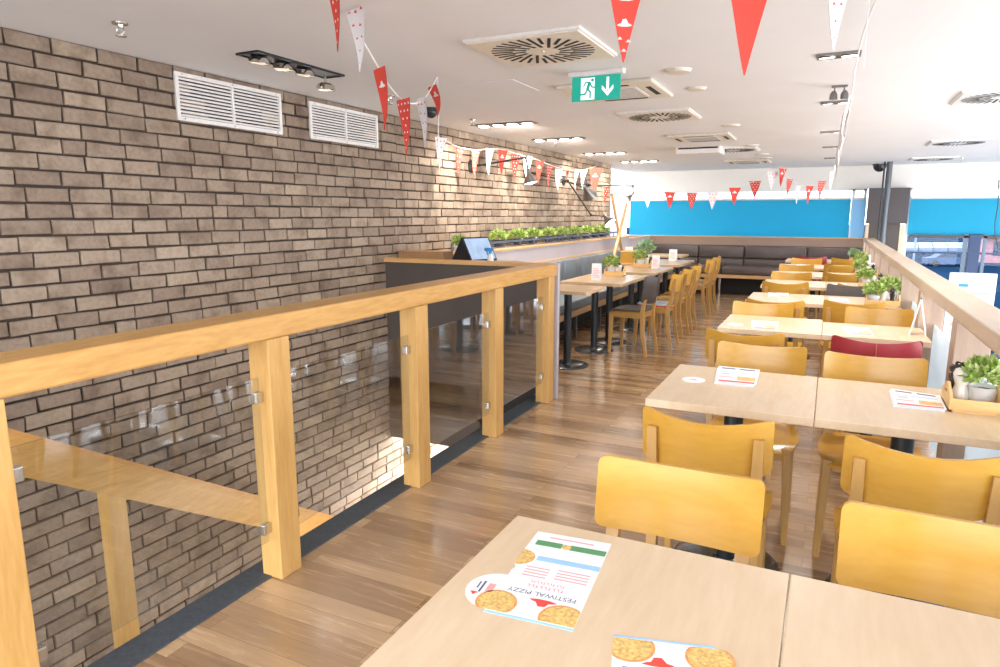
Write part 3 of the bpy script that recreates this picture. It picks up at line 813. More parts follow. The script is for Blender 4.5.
# end_y is where the upright ends of the backrest stand
protos = {}
def chair(x, end_y, face, label, kind='wood', group=None, rot=0.0):
    g = group
    if face == '+': loc = (x, end_y + .215, 0); rz = rot
    elif face == '-': loc = (x, end_y - .215, 0); rz = PI + rot
    else: loc = (x, end_y, 0); rz = PI / 2 + rot
    if kind not in protos:
        t = make_chair(label, g, kind); t.location = loc; t.rotation_euler = (0, 0, rz); protos[kind] = t
        return t
    t = dup(protos[kind], loc, rz, label, g)
    return t
GR = 'honey coloured chairs around the right hand tables'
for x, ye, f, lab in [
    (-.300, 1.630, '-', 'honey wood chair at the far side of the nearest table, aisle half'),
    (.275, 1.585, '-', 'honey wood chair at the far side of the nearest table, railing half'),
    (-.318, 2.175, '+', 'honey wood chair seen from behind, drawn up to the second row aisle half'),
    (.290, 2.140, '+', 'honey wood chair seen from behind, drawn up to the second row railing half'),
    (-.262, 3.470, '-', 'honey wood chair behind the second row table, aisle half, facing the camera'),
    (.228, 3.420, '-', 'honey wood chair in front of the red chair, facing the camera'),
    (-.385, 3.880, '+', 'honey wood chair seen from behind at the third row, beside the red chair'),
    (-.400, 5.190, '-', 'honey wood chair facing the camera behind the third row, aisle half'),
    (.345, 5.240, '-', 'honey wood chair facing the camera behind the third row, railing half'),
    (-.340, 5.440, '+', 'honey wood chair seen from behind at the fourth row, aisle half'),
    (.200, 5.600, '+', 'honey wood chair seen from behind at the fourth row, railing half'),
    (-.350, 6.960, '+', 'honey wood chair seen from behind at the fifth row, aisle half'),
    (.300, 6.990, '+', 'honey wood chair seen from behind at the fifth row, behind the brown chair'),
    (-.36, 8.17, '-', 'honey wood chair facing the camera behind the fifth row'),
    (.16, 8.34, '+', 'honey wood chair seen from behind at the sixth row, railing half'),
    (-.36, 9.47, '-', 'honey wood chair facing the camera behind the sixth row'),
    (.16, 9.75, '+', 'honey wood chair seen from behind at the seventh row, railing half'),
    (-.28, 10.87, '-', 'honey wood chair facing the camera behind the seventh row'),
    (.25, 11.20, '+', 'honey wood chair seen from behind at the farthest row, railing half')]:
    chair(x, ye, f, lab, 'wood', GR, random.uniform(-.02, .02))
chair(.255, 3.890, '+', 'red leather padded chair seen from behind at the third row', 'red')
t = chair(-.22, 11.28, '+', 'red padded chair at the farthest row near the back booth', 'red')
chair(.215, 6.80, '-', 'dark brown padded chair at the far side of the fourth row, railing half', 'brown')
GL = 'honey coloured chairs along the left booth tables'
chair(-1.86, 7.02, 'x', 'dark brown padded chair nearest the railing end, facing the booth', 'brown', rot=-.10)
for x, y, lab in [(-1.72, 7.50, 'honey wood chair with striped cushion just behind the brown chair'), (-1.74, 8.24, 'honey wood chair facing the booth, second behind the brown chair'),
                  (-1.74, 8.82, 'honey wood chair facing the booth, third behind the brown chair'), (-1.77, 10.10, 'honey wood chair standing apart, near one of the far pair by the left booth'),
                  (-1.76, 10.66, 'honey wood chair standing apart, far one of the far pair by the left booth')]:
    t = chair(x, y, 'x', lab, 'wood', GL, random.uniform(-.06, .06))
    if y == 7.50:
        MB().prism(rrect(-.18, .18, -.17, .17, .05), .458, .482).build('cushion_base', M['seat_red'], t)
        MB().prism(rrect(-.18, .18, -.17, .17, .05), .482, .492).build('cushion_top', M['seat_blue'], t)

# ------------------------------------------------------------------ things on the tables
ZT = .7502
def card_poly(name, label, cat, pts, z0, group=None):
    c = Vector((sum(p[0] for p in pts) / len(pts), sum(p[1] for p in pts) / len(pts), 0))
    t = thing(name, label, cat, (c.x, c.y, z0), group=group)
    return t, c
def text_mesh(body, size, mat, parent, T, name='lettering'):
    cu = bpy.data.curves.new('txt', 'FONT'); cu.body = body; cu.size = size; cu.align_x = 'CENTER'; cu.align_y = 'CENTER'
    cu.extrude = .0001
    o = bpy.data.objects.new('txt', cu); col.objects.link(o)
    dg = bpy.context.evaluated_depsgraph_get(); me = bpy.data.meshes.new_from_object(o.evaluated_get(dg))
    bpy.data.objects.remove(o); bpy.data.curves.remove(cu)
    me.name = name; me.transform(T); me.materials.clear(); me.materials.append(mat)
    r = bpy.data.objects.new(name, me); col.objects.link(r); r.parent = parent
    return r
def disc(cx, cy, r, clip=None, n=28):
    pts = [(cx + r * math.cos(2 * PI * k / n), cy + r * math.sin(2 * PI * k / n)) for k in range(n)]
    if clip:
        x0, x1, y0, y1 = clip; pts = [(min(max(x, x0), x1), min(max(y, y0), y1)) for x, y in pts]
        q = []
        for p in pts:
            if not q or (abs(p[0] - q[-1][0]) + abs(p[1] - q[-1][1])) > 1e-5: q.append(p)
        pts = q
    return pts
ROOF = [(-.5, -.10), (-.34, .0), (-.22, .03), (-.13, .27), (.10, .30), (.24, .04), (.40, -.02), (.5, -.10), (.2, -.17), (-.2, -.17)]
def menu(label, loc, rz, round_tab=True):
    # printed sheet, x across (.17), y up (.32) in reading orientation
    t = thing('festival_menu', label, 'menu', loc, rz)
    hw, hh = .085, .165
    if round_tab:
        body = [(-hw, hh), (hw, hh)]
        for k in range(13):
            a = PI / 2 - PI * k / 12
            body.append((hw + .000 + .062 * math.cos(a) , hh - .066 + .062 * math.sin(a)))
        body += [(hw, hh - .15), (hw - .004, hh - .165)]
        for k in range(9):
            a = PI / 2 + PI * k / 8
            body.append((hw + .003 + .034 * math.cos(a), hh - .208 + .034 * math.sin(a)))
        body += [(hw, -hh), (-hw, -hh)]
    else:
        body = [(-hw, -hh), (hw, -hh), (hw, hh), (-hw, hh)]
    MB().prism(body, 0, .0012).build('sheet', M['paper'], t)
    z = .00125
    MB().prism([(-hw, hh - .0015), (hw, hh - .0015), (hw, hh + .006), (-hw, hh + .006)], 0, .0010).build('blue_margin', M['print_blue'], t)
    def pz(cx, cy, r, clip):
        MB().prism(disc(cx, cy, r, clip), z, z + .0003).build('pizza_rim', M['crust'], t)
        MB().prism(disc(cx, cy, r * .88, clip), z + .0003, z + .0006).build('pizza_picture', M['pizza'], t)
    pz(-hw + .028, hh - .020, .043, (-hw, hw, -hh, hh - .002))
    pz(hw - .012, hh - .030, .040, (-hw, hw + .03, -hh, hh - .002))
    if round_tab:
        MB().prism([(hw + .003 + .032 * math.cos(a), hh - .208 + .032 * math.sin(a)) for a in [PI / 2 + PI * k / 14 for k in range(15)]], z, z + .0003).build('pizza_picture', M['pizza'], t)
    MB().prism([(-.010 + x * .055, hh - .058 + y * .05) for x, y in ROOF], z, z + .0003).build('roof_emblem', M['print_red'], t)
    text_mesh('FESTIWAL PIZZY', .0185, M['print_navy'], t, Matrix.Translation((0, hh - .083, z)))
    pr = MB()
    for row, (n_, hw_, hg) in enumerate(((9, .0085, .010), (11, .0066, .008))):
        for k in range(n_):
            x = (k - (n_ - 1) / 2) * hw_
            y = hh - .106 - row * .016
            if k % 3: pr.box(x - hw_ * .36, x + hw_ * .36, y - hg / 2, y - hg * .28, z, z + .0002).box(x - hw_ * .36, x - hw_ * .12, y - hg * .28, y + hg / 2, z, z + .0002)
            else: pr.box(x - hw_ * .14, x + hw_ * .14, y - hg / 2, y + hg / 2, z, z + .0002).box(x - hw_ * .36, x + hw_ * .36, y + hg * .28, y + hg / 2, z + .0002, z + .0004)
    for k in range(4):
        pr.box(-hw + .012, -.006, hh - .148 - k * .011, hh - .144 - k * .011, z, z + .0002)
        pr.box(.010, hw - .025, hh - .143 - k * .011, hh - .139 - k * .011, z, z + .0002)
    pr.build('small_print', M['print_pink'], t)
    MB().box(-hw, .050, hh - .222, hh - .203, z, z + .0003).build('blue_band', M['print_blue'], t)
    MB().box(-hw + .002, -.004, hh - .290, hh - .268, z, z + .0003).box(.014, hw - .012, hh - .290, hh - .268, z, z + .0003).build('green_band', M['print_green'], t)
    MB().prism(disc(.004, hh - .278, .011), z, z + .0004).build('yellow_spot', M['pizza'], t)
    MB().box(-.05, .05, hh - .312, hh - .307, z, z + .0002).build('footer_line', M['print_pink'], t)
    if round_tab:
        MB().prism([(hw + .040 + x * .018, hh - .045 + y * .022) for x, y in ROOF], z, z + .0003).build('tab_emblem', M['print_red'], t)
        MB().box(hw + .030, hw + .034, hh - .090, hh - .050, z, z + .0003).build('tab_line', M['print_navy'], t)
        MB().box(hw + .039, hw + .042, hh - .085, hh - .062, z, z + .0003).build('tab_line', M['print_navy'], t)
        MB().box(hw + .008, hw + .022, hh - .085, hh - .055, z, z + .0003).build('tab_box', M['print_pink'], t)
    return t
menu('large printed menu sheet with round tab lying on the nearest table', (-.452, 1.170, ZT), PI + .092)
menu('printed menu sheet at the bottom edge of the photo, half out of frame', (-.160, .886, ZT), .255, False)
def leaflets(label, pts, group=None, stack=3, edge='print_red'):
    P = [at(px, py, Z=.755) for px, py in pts]
    c = sum(P, Vector()) / 4
    t = thing('leaflet_stack', label, 'menu', (c.x, c.y, ZT), group=group)
    Q = [(p.x - c.x, p.y - c.y) for p in P]
    for k in range(stack):
        o = .006 * k
        MB().prism([(x + o * .6, y + o) for x, y in Q], .0035 * k, .0035 * k + .0022).build('sheet', M['paper'], t)
    z = .0035 * (stack - 1) + .0024; o = .006 * (stack - 1)
    def lerp(u, v):
        a = Vector(Q[0]).lerp(Vector(Q[1]), u); b = Vector(Q[3]).lerp(Vector(Q[2]), u); r = a.lerp(b, v); return (r.x + o * .6, r.y + o)
    def patch(u0, u1, v0, v1, m, nme): MB().prism([lerp(u0, v0), lerp(u1, v0), lerp(u1, v1), lerp(u0, v1)], z, z + .0003).build(nme, M[m], t)
    patch(.05, .95, .02, .10, edge, 'red_band'); patch(.08, .42, .84, .91, 'print_navy', 'heading'); patch(.52, .90, .84, .91, 'print_navy', 'heading')
    patch(.05, .4, .30, .34, 'print_pink', 'small_print'); patch(.05, .9, .62, .65, 'print_blue', 'blue_band'); patch(.5, .95, .16, .40, 'pizza', 'picture')
    patch(.1, .3, .48, .53, 'print_pink', 'small_print')
    return t
leaflets('white leaflet stack on the second row table, aisle half', [(714, 382.5), (754, 386), (758, 371), (717, 367)])
leaflets('white leaflet stack beside the wooden caddy on the second row', [(893, 406), (945, 411), (938, 397), (889, 390)])
leaflets('white leaflet on the third row table, aisle half', [(751, 327.5), (776, 330), (778, 322), (751, 320.5)], stack=2)
leaflets('white leaflets on the third row table, railing half', [(846, 333.5), (873, 335.5), (868, 328), (842, 326.5)], stack=2)
leaflets('white leaflet on the fourth row table, aisle half', [(768, 296), (788, 297), (788, 293), (768, 292.5)], stack=2)
leaflets('white leaflet on the fourth row table, railing half', [(829, 301), (849, 302.5), (848, 298), (829, 297)], stack=1)
leaflets('white leaflet on the fifth row table', [(832, 286), (848, 287), (846, 283.5), (832, 283)], stack=1)
leaflets('leaflet on the seventh row table', [(796, 266.5), (806, 267), (806, 264.6), (797, 264.3)], stack=1)
p = at(693.5, 379.5, Z=.752)
t = thing('drinks_coaster', 'round white paper coaster on the second row table beside the leaflets', 'coaster', (p.x, p.y, ZT))
MB().lathe([(.050, 0), (.050, .0015)], seg=36).build('disc', M['paper'], t)
MB().prism([(x * .045, y * .04) for x, y in ROOF], .0016, .0019).build('emblem', M['print_pink'], t)
p = at(710, 324, Z=.752)
t = thing('drinks_coaster', 'round white paper coaster at the aisle edge of the third row table', 'coaster', (-.52, 4.62, ZT))
MB().lathe([(.050, 0), (.050, .0015)], seg=30).build('disc', M['paper'], t)

def caddy(label, loc, rz=0, L_=.24, W_=.13, group=None):
    t = thing('condiment_caddy', label, 'caddy', loc, rz, group)
    hl, hw = L_ / 2, W_ / 2
    MB().box(-hl, hl, -hw, hw, 0, .008).build('bottom', M['box_wood'], t)
    for s in (-1, 1):
        y = s * (hw - .004)
        MB().box(-hl + .008, hl - .008, y - .004, y + .004, .008, .050, .0015).build('side_board', M['box_wood'], t)
    for s in (-1, 1):
        x = s * (hl - .005)
        out = [(-hw, 0), (hw, 0), (hw, .052), (.022, .085), (.012, .092), (-.012, .092), (-.022, .085), (-hw, .052)]
        T_ = Matrix(((0, 0, 1, 0), (1, 0, 0, 0), (0, 1, 0, 0), (0, 0, 0, 1)))
        MB().prism(out, x - .005, x + .005, T=T_).build('end_board', M['box_wood'], t)
        MB().tube([(x + s * .0052, -.018, .062), (x + s * .0052, .018, .062)], .006, 8).build('hand_slot', M['tray_wood'], t)
    return t
def mill(label, loc, mat, s=1.0, group=None):
    t = thing('pepper_mill', label, 'mill', loc, group=group)
    MB().lathe([(.020, 0), (.021, .01), (.014, .030), (.013, .050), (.018, .075), (.019, .085), (.010, .092)], seg=20).build('mill_body', mat, t, smooth=True)
    MB().lathe([(.010, .092), (.018, .098), (.019, .108), (.012, .118), (.004, .121), (.005, .128), (.0, .131)], seg=20).build('mill_head', mat, t, smooth=True)
    t.scale = (s, s, s); return t
def bottle(label, loc, group=None, s=1.0):
    t = thing('sauce_bottle', label, 'bottle', loc, group=group)
    MB().lathe([(.026, 0), (.028, .006), (.027, .030), (.020, .050), (.018, .062), (.024, .082), (.026, .098), (.020, .112), (.008, .118)], seg=24).build('glass_body', M['bottle'], t, smooth=True)
    MB().lathe([(.0285, .004), (.0285, .016)], seg=24).build('oil_band', M['oil'], t, smooth=True)
    MB().lathe([(.009, .116), (.010, .128), (.004, .136)], seg=14).tube([(.0, 0, .130), (-.018, 0, .136)], .003, 6).build('spout', M['pepper_dark'], t, smooth=True)
    t.scale = (s, s, s); return t
def tent(label, loc, rz=0, w_=.09, h=.15, group=None):
    t = thing('table_card', label, 'menu card', loc, rz, group)
    a = .030
    for s in (-1, 1):
        vs = [(-w_ / 2, s * a, 0), (w_ / 2, s * a, 0), (w_ / 2, s * .001, h), (-w_ / 2, s * .001, h)]
        vs += [(x, y - s * .0015, z) for x, y, z in vs]
        MB().add(vs, BF).build('card_leaf', M['paper'], t)
    mb = MB()
    for k in range(6):
        z = .03 + .018 * k; yy = -a + (a - .001) * z / h - .0008
        mb.box(-w_ * .36, w_ * (.36 - .1 * (k % 3)), yy - .0004, yy, z, z + .006)
    mb.build('print_lines', M['print_pink'], t)
    return t
# second row caddy group
caddy('pine condiment caddy at the right edge of the second row table', (.530, 2.975, ZT), 0, .17, .20)
bottle('white bottle standing in the pine caddy of the second row', (.495, 3.01, ZT + .0085), s=1.15)
mill('dark pepper mill behind the white bottle on the second row', (.478, 3.042, ZT + .0085), M['pepper_dark'], 1.18)
plant('light', (.565, 3.0, ZT + .0085), 'pale green succulent in a white pot in the second row caddy', s=1.12)
# third row: a folding white stand
t = thing('folding_stand', 'white folded A-shaped card stand at the railing end of the third row', 'menu card', (.525, 4.72, ZT), math.radians(84))
for s in (-1, 1):
    vs = [(-.05, s * .045, 0), (.05, s * .045, 0), (.05, s * .003, .22), (-.05, s * .003, .22)]
    vs += [(x, y - s * .006, z) for x, y, z in vs]
    MB().add(vs, BF).build('card_leaf', M['paper'], t)
# further right caddies
def far_group(y, n, kinds='light', ml=True, x=.415):
    caddy('pine caddy at the railing end of the %s row' % n, (x, y, ZT), 0, .24, .13)
    plant(kinds, (x - .065, y + .005, ZT + .0085), 'leafy potted plant in the %s row caddy' % n, s=1.12 if kinds == 'light' else .9)
    bottle('white bottle in the %s row caddy' % n, (x + .005, y, ZT + .0085))
    mill('dark pepper mill in the %s row caddy' % n, (x + .065, y, ZT + .0085), M['pepper_dark'], 1.1)
far_group(6.10, 'fourth'); far_group(7.60, 'fifth'); far_group(8.95, 'sixth'); far_group(11.75, 'farthest', 'mint')
plant('light', (.40, 10.35, ZT), 'leafy potted plant standing on the seventh row table', s=1.3)
plant('light', (.475, 6.36, ZT), 'leafy potted plant behind the fourth row caddy', s=1.3)
tent('white menu card standing on the seventh row table', (.48, 10.60, ZT), .3, .10, .17)
tent('white menu card standing on the sixth row table', (.46, 9.2, ZT), .2, .10, .15)
# left booth table things
ZL = .7702
def left_group(x, y, n):
    caddy('pine caddy on the %s' % n, (x, y, ZL), 0, .23, .12)
    plant('light', (x - .045, y, ZL + .0085), 'round pale green plant in the caddy on the %s' % n, s=1.35)
    bottle('white bottle in the caddy on the %s' % n, (x + .055, y, ZL + .0085))
    mill('dark mill in the caddy on the %s' % n, (x + .092, y, ZL + .0085), M['pepper_dark'], .8)
left_group(-2.22, 7.58, 'third left booth table'); left_group(-2.25, 9.00, 'fifth left booth table')
tent('tall white menu card on the second left booth table', (-2.24, 6.95, ZL), .1, .105, .18)
tent('white menu card on the left booth table behind the second caddy', (-2.03, 8.80, ZL), -.1, .10, .17)
tent('white menu card standing on the sixth left booth table', (-2.16, 10.50, ZL), 0, .12, .17)
tent('white menu card behind the yellow tub on the left booth', (-2.70, 9.93, ZL), 0, .11, .22)
t = thing('storage_tub', 'yellow ochre tub standing on a left booth table behind the second plant caddy', 'tub', (-2.60, 9.74, ZL))
MB().box(-.15, .15, -.10, .10, 0, .012).box(-.15, .15, -.10, -.088, .012, .17, .002).box(-.15, .15, .088, .10, .012, .17, .002).box(-.15, -.138, -.088, .088, .012, .17).box(.138, .15, -.088, .088, .012, .17).build('tub_body', M['honey'], t)
MB().box(-.153, .153, -.103, -.085, .158, .175, .003).box(-.153, .153, .085, .103, .158, .175, .003).build('rim', M['box_wood'], t)
plant('mint', (-2.50, 10.12, ZL), 'small leafy plant behind the yellow tub', s=1.5)
t = thing('paper_slip', 'small dark leaflet lying on the third left booth table', 'leaflet', (-2.03, 7.5, ZL))
MB().prism(rrect(-.05, .05, -.03, .03, .004, 2), 0, .001).build('sheet', M['paper'], t); MB().box(-.035, .0, -.012, .006, .001, .0013).build('print_block', M['print_navy'], t)
# crossing wooden poles by the end of the brick wall
def pole(label, a, b):
    a = Vector(a); b = Vector(b); t = thing('wooden_pole', label, 'pole', a)
    MB().tube([(0, 0, 0), b - a], [.026, .020], 12).build('shaft', M['pole_wood'], t, smooth=True)
    d = (b - a).normalized(); MB().tube([b - a, b - a + d * .03], [.022, .016], 12).build('tip', M['tray_wood'], t, smooth=True)
pa, pb = at(621.5, 250, X=-3.02), at(612, 195, X=-3.02)
pc, pd = at(615.5, 250, X=-2.96), at(626.5, 205, X=-2.96)
def down(p, q, z): return p + (p - q) * ((p.z - z) / (q.z - p.z))
pole('taller wooden pole leaning left, crossing another at the far end of the left booth', down(pa, pb, .49), pb)
pole('shorter wooden pole leaning right, crossing the taller one on the left booth', down(pc, pd, .49), pd)

# ------------------------------------------------------------------ wall grilles
for (y0, y1, z0, z1), lab in zip(VENTS, ('white louvred grille on the brick wall, nearer and wider one', 'white louvred grille on the brick wall, farther one')):
    t = thing('wall_grille', lab, 'vent', (XW + .012, (y0 + y1) / 2, (z0 + z1) / 2))
    hy, hz = (y1 - y0) / 2, (z1 - z0) / 2
    MB().box(-.010, .002, -hy + .01, hy - .01, -hz + .01, hz - .01).build('backing', M['dark'], t)
    f = MB().box(.002, .016, -hy, hy, hz - .024, hz, .002).box(.002, .016, -hy, hy, -hz, -hz + .024, .002).box(.002, .016, -hy, -hy + .024, -hz + .024, hz - .024).box(.002, .016, hy - .024, hy, -hz + .024, hz - .024).box(.002, .015, -.009, .009, -hz + .024, hz - .024)
    f.build('frame', M['vent_white'], t)
    n = 11; mb = MB()
    for k in range(n):
        zc = -hz + .024 + (2 * hz - .048) * (k + .5) / n
        Tm = Matrix.Translation((.006, 0, zc)) @ Matrix.Rotation(math.radians(28), 4, 'Y')
        mb.box(-.004, .006, -hy + .022, hy - .022, -.0052, .0052, T=Tm)
    mb.build('louvres', M['vent_white'], t)
    mb = MB()
    for yy in (-hy + .05, 0, hy - .05):
        for zz in (-hz + .012, hz - .012): mb.box(.016, .018, yy - .004, yy + .004, zz - .004, zz + .004)
    mb.build('screws', M['steel'], t)

# ------------------------------------------------------------------ ceiling fittings
def light_tray(label, cx, cy, L_, W_, rz, n, on=True, drop=None, tilt=20, power=0, target=None, group='recessed ceiling spot trays'):
    t = thing('spot_tray', label, 'ceiling light', (cx, cy, CEIL), rz, group)
    hl, hw = L_ / 2, W_ / 2; fr = .014
    MB().box(-hl + .006, hl - .006, -hw + .006, hw - .006, -.006, -.001).build('tray_back', M['lamp_grey'], t)
    MB().box(-hl, hl, -hw, -hw + fr, -.012, 0, .002).box(-hl, hl, hw - fr, hw, -.012, 0, .002).box(-hl, -hl + fr, -hw + fr, hw - fr, -.012, 0).box(hl - fr, hl, -hw + fr, hw - fr, -.012, 0).build('frame', M['black_metal'] if not on else M['lamp_grey'], t)
    for k in range(n):
        x = -hl + L_ * (k + .5) / n; r = min(W_, L_ / n) * (.40 if on else .36)
        dz = -.001 if on else -.030
        if drop is not None and k == drop: dz = -.085
        tl = math.radians(tilt if (k % 2 == 0) else tilt * .6)
        Tm = Matrix.Translation((x, 0, dz)) @ Matrix.Rotation(tl, 4, 'X')
        h = MB().lathe([(r * .55, .026), (r * .9, .014), (r, -.012), (r * .93, -.016), (r * .90, -.008)], seg=20, T=Tm).build('spot_head', M['chrome'], t, smooth=True)
        MB().lathe([(r * .88, -.0125), (0, -.0150)], seg=20, T=Tm).build('lens', M['lamp_on'] if on else M['lamp_dim'], h, smooth=True)
        if drop is not None and k == drop: MB().tube([(x, 0, -.01), (x, 0, dz + .03)], .006, 8).build('bracket', M['steel'], t)
    return t
light_tray('dim chrome spot tray nearest the camera with one lamp hanging out', -2.90, 3.175, .72, .165, PI / 2, 4, False, drop=3, tilt=8)
trays = [(-2.90, 6.04), (-2.91, 7.47), (-2.97, 9.45), (-2.90, 11.1)]
nm_ = ['lit four-lamp spot tray by the brick wall, nearest of the four', 'lit four-lamp spot tray by the brick wall, second of the four', 'lit four-lamp spot tray by the brick wall, third of the four', 'lit four-lamp spot tray by the brick wall, farthest of the four']
for (x, y), lab in zip(trays, nm_):
    light_tray(lab, x, y, .62, .15, 0, 4, True, tilt=-8)
    for dx in (-.2, .2):
        spot('spot_beam', (x + dx, y, CEIL - .07), (XW, y + .55 + dx * 3, 1.30), 28, (1.0, .92, .80), 135, .9, .03)
nr = ['nearest', 'second', 'third', 'fourth', 'fifth']
for k, (x, y) in enumerate([(-.035, 4.29), (-.04, 6.03), (-.07, 8.12), (-.07, 9.9), (-.07, 11.8)]):
    light_tray('two-lamp spot tray above the right hand tables, %s of five' % nr[k], x, y, .22, .12, 0, 2, True, tilt=5)
    spot('table_spot', (x, y, CEIL - .07), (x, y, 0), 40, NEUT, 135, .8, .05)
for x, y in ((-1.2, 1.2), (-1.2, 3.2), (-1.3, 6.9), (-1.4, 10.0)):
    pass
t = thing('spot_pair', 'small dark twin spotlight hanging below the ceiling beside the bunting', 'ceiling light', (-.02, 5.30, CEIL))
MB().box(-.05, .05, -.02, .02, -.012, 0, .003).build('mount', M['lamp_grey'], t)
for s in (-1, 1):
    MB().tube([(s * .03, 0, -.012), (s * .03, 0, -.04)], .005, 8).build('stem', M['lamp_grey'], t)
    MB().lathe([(.012, .02), (.024, 0), (.026, -.035), (.022, -.036)], seg=16, T=Matrix.Translation((s * .034, 0, -.055))).build('spot_head', M['lamp_grey'], t, smooth=True)

def diffuser(label, cx, cy, s=.60, rz=0, mat=None, group='square swirl air diffusers in the ceiling'):
    t = thing('swirl_diffuser', label, 'air diffuser', (cx, cy, CEIL), rz, group)
    h = s / 2
    MB().box(-h, h, -h, h, -.022, 0, .004).build('face_plate', mat or M['cream_metal'], t)
    MB().box(-h - .010, h + .010, -h - .010, -h, -.014, 0).box(-h - .010, h + .010, h, h + .010, -.014, 0).box(-h - .010, -h, -h, h, -.014, 0).box(h, h + .010, -h, h, -.014, 0).build('rim', M['white_metal'], t)
    mb = MB(); n = 32
    for k in range(n):
        a = 2 * PI * k / n
        r0 = .085 if k % 2 == 0 else .155; r1 = .268
        Tm = Matrix.Rotation(a, 4, 'Z') @ Matrix.Translation((0, .03, 0))
        mb.box(r0 * s / .6, r1 * s / .6, -.0085, .0085, -.0235, -.0215, T=Tm)
    mb.build('slots', M['dark'], t)
    MB().lathe([(.0, -.026), (.008, -.026), (.010, -.022)], seg=12).build('centre_screw', M['steel'], t)
    return t
diffuser('cream square swirl diffuser nearest the camera', -1.43, 3.43)
diffuser('cream square swirl diffuser behind the exit sign', -1.43, 6.12)
diffuser('bluish square swirl diffuser deeper in the room', -1.25, 9.65, .6, 0, M['white_metal'])
diffuser('white square diffuser at the right edge over the gallery', 1.07, 6.2, .6, 0, M['white_metal'])
diffuser('white square diffuser over the gallery, second from the right edge', 1.30, 9.9, .6, 0, M['white_metal'])
diffuser('white square diffuser over the gallery near the pier', 1.35, 12.6, .6, 0, M['white_metal'])
def cassette(label, cx, cy, s=.66):
    t = thing('air_conditioner_cassette', label, 'air conditioner', (cx, cy, CEIL), 0, 'ceiling cassette air conditioners')
    h = s / 2
    MB().box(-h, h, -h, h, -.026, 0, .010).build('casing', M['cream_metal'], t)
    MB().box(-.19, .19, -.19, .19, -.031, -.026, .002).build('intake_panel', M['white_metal'], t)
    mb = MB()
    for k in range(9): mb.box(-.17, .17, -.17 + k * .042, -.165 + k * .042, -.0325, -.0305)
    mb.build('intake_slits', M['lamp_grey'], t)
    for k in range(4):
        Tm = Matrix.Rotation(k * PI / 2, 4, 'Z')
        MB().box(-.16, .16, h - .085, h - .050, -.0275, -.0255, T=Tm).build('outlet', M['dark'], t)
    return t
cassette('cassette air conditioner just behind the exit sign', -1.43, 4.78)
cassette('cassette air conditioner between the second and third diffusers', -1.38, 8.0)
cassette('farthest cassette air conditioner near the window wall', -1.3, 11.9)
t = thing('ceiling_panel', 'square white hanging ceiling box with dark slot in mid room', 'air diffuser', (-1.62, 9.3, CEIL))
MB().box(-.28, .28, -.2, .2, -.09, 0, .006).build('casing', M['white_metal'], t)
MB().box(-.25, .25, -.203, -.198, -.03, -.012).build('slot', M['dark'], t)
def disc_speaker(label, px, py, r):
    p = at(px, py, Z=CEIL)
    t = thing('ceiling_speaker', label, 'ceiling disc', (p.x, p.y, CEIL), 0, 'round white ceiling discs')
    MB().lathe([(r, 0), (r, -.008), (r * .92, -.016), (r * .6, -.020), (0, -.021)], seg=32).build('cover', M['cream_metal'], t, smooth=True)
    MB().lathe([(r + .006, 0), (r + .006, -.004), (r, -.005)], seg=32).build('ring', M['white_metal'], t, smooth=True)
for px, py, r, lab in [(678, 70, .078, 'round white ceiling disc nearest the camera, right of the exit sign'), (697, 88, .062, 'round ceiling disc just behind the nearest one'), (731, 125, .085, 'round ceiling disc right of the second diffuser'),
                       (752, 145, .085, 'round ceiling disc beyond the second cassette'), (762, 154, .09, 'pair of far ceiling discs, nearer one'), (766, 157.5, .09, 'pair of far ceiling discs, farther one')]:
    disc_speaker(lab, px, py, r)
def sprinkler(label, px, py, s=1.0):
    p = at(px, py, Z=CEIL)
    t = thing('sprinkler_head', label, 'sprinkler', (p.x, p.y, CEIL), .5, 'ceiling sprinkler heads')
    MB().lathe([(.030 * s, 0), (.028 * s, -.006), (.012 * s, -.008), (.010 * s, -.020)], seg=18).build('collar', M['chrome'], t, smooth=True)
    MB().tube([(-.010 * s, 0, -.018), (-.015 * s, 0, -.035), (0, 0, -.052)], .0028, 6).tube([(.010 * s, 0, -.018), (.015 * s, 0, -.035), (0, 0, -.052)], .0028, 6).build('yoke', M['chrome'], t)
    MB().lathe([(.004, -.050), (.020 * s, -.056), (.019 * s, -.059), (0, -.059)], seg=14).build('deflector', M['chrome'], t)
for px, py, lab in [(120, 23, 'sprinkler head on the ceiling above the brick wall, nearest'), (390, 96, 'sprinkler head left of the black camera dome'), (473, 119, 'sprinkler head beside the first lit spot tray'), (556, 141, 'sprinkler head by the second lit spot tray'),
                    (634, 163, 'sprinkler head near the far end of the brick wall'), (962, 158, 'sprinkler head over the gallery at right')]:
    sprinkler(lab, px, py, 1.2)
p = at(431, 104, Z=CEIL)
def dome(label, px, py, r=.055):
    p = at(px, py, Z=CEIL)
    t = thing('dome_camera', label, 'security camera', (p.x, p.y, CEIL))
    MB().lathe([(r + .004, 0), (r + .004, -.025), (r, -.030)], seg=24).build('housing', M['black_metal'], t, smooth=True)
    MB().lathe([(r * .95 * math.cos(a), -.030 - r * .95 * math.sin(a)) for a in [PI / 2 * k / 8 for k in range(9)]], seg=24).build('dome', M['screen_bezel'], t, smooth=True)
dome('black camera dome on the ceiling above the brick wall', 431, 108)
dome('black camera dome on the ceiling beside the far dark pole', 880, 164, .11)
t = thing('ceiling_hatch', 'thin square outline of an access hatch in the ceiling', 'hatch', (-2.15, 4.35, CEIL))
MB().box(-.22, .22, -.22, .22, -.004, 0, .001).build('hatch_lid', M['ceiling'], t)

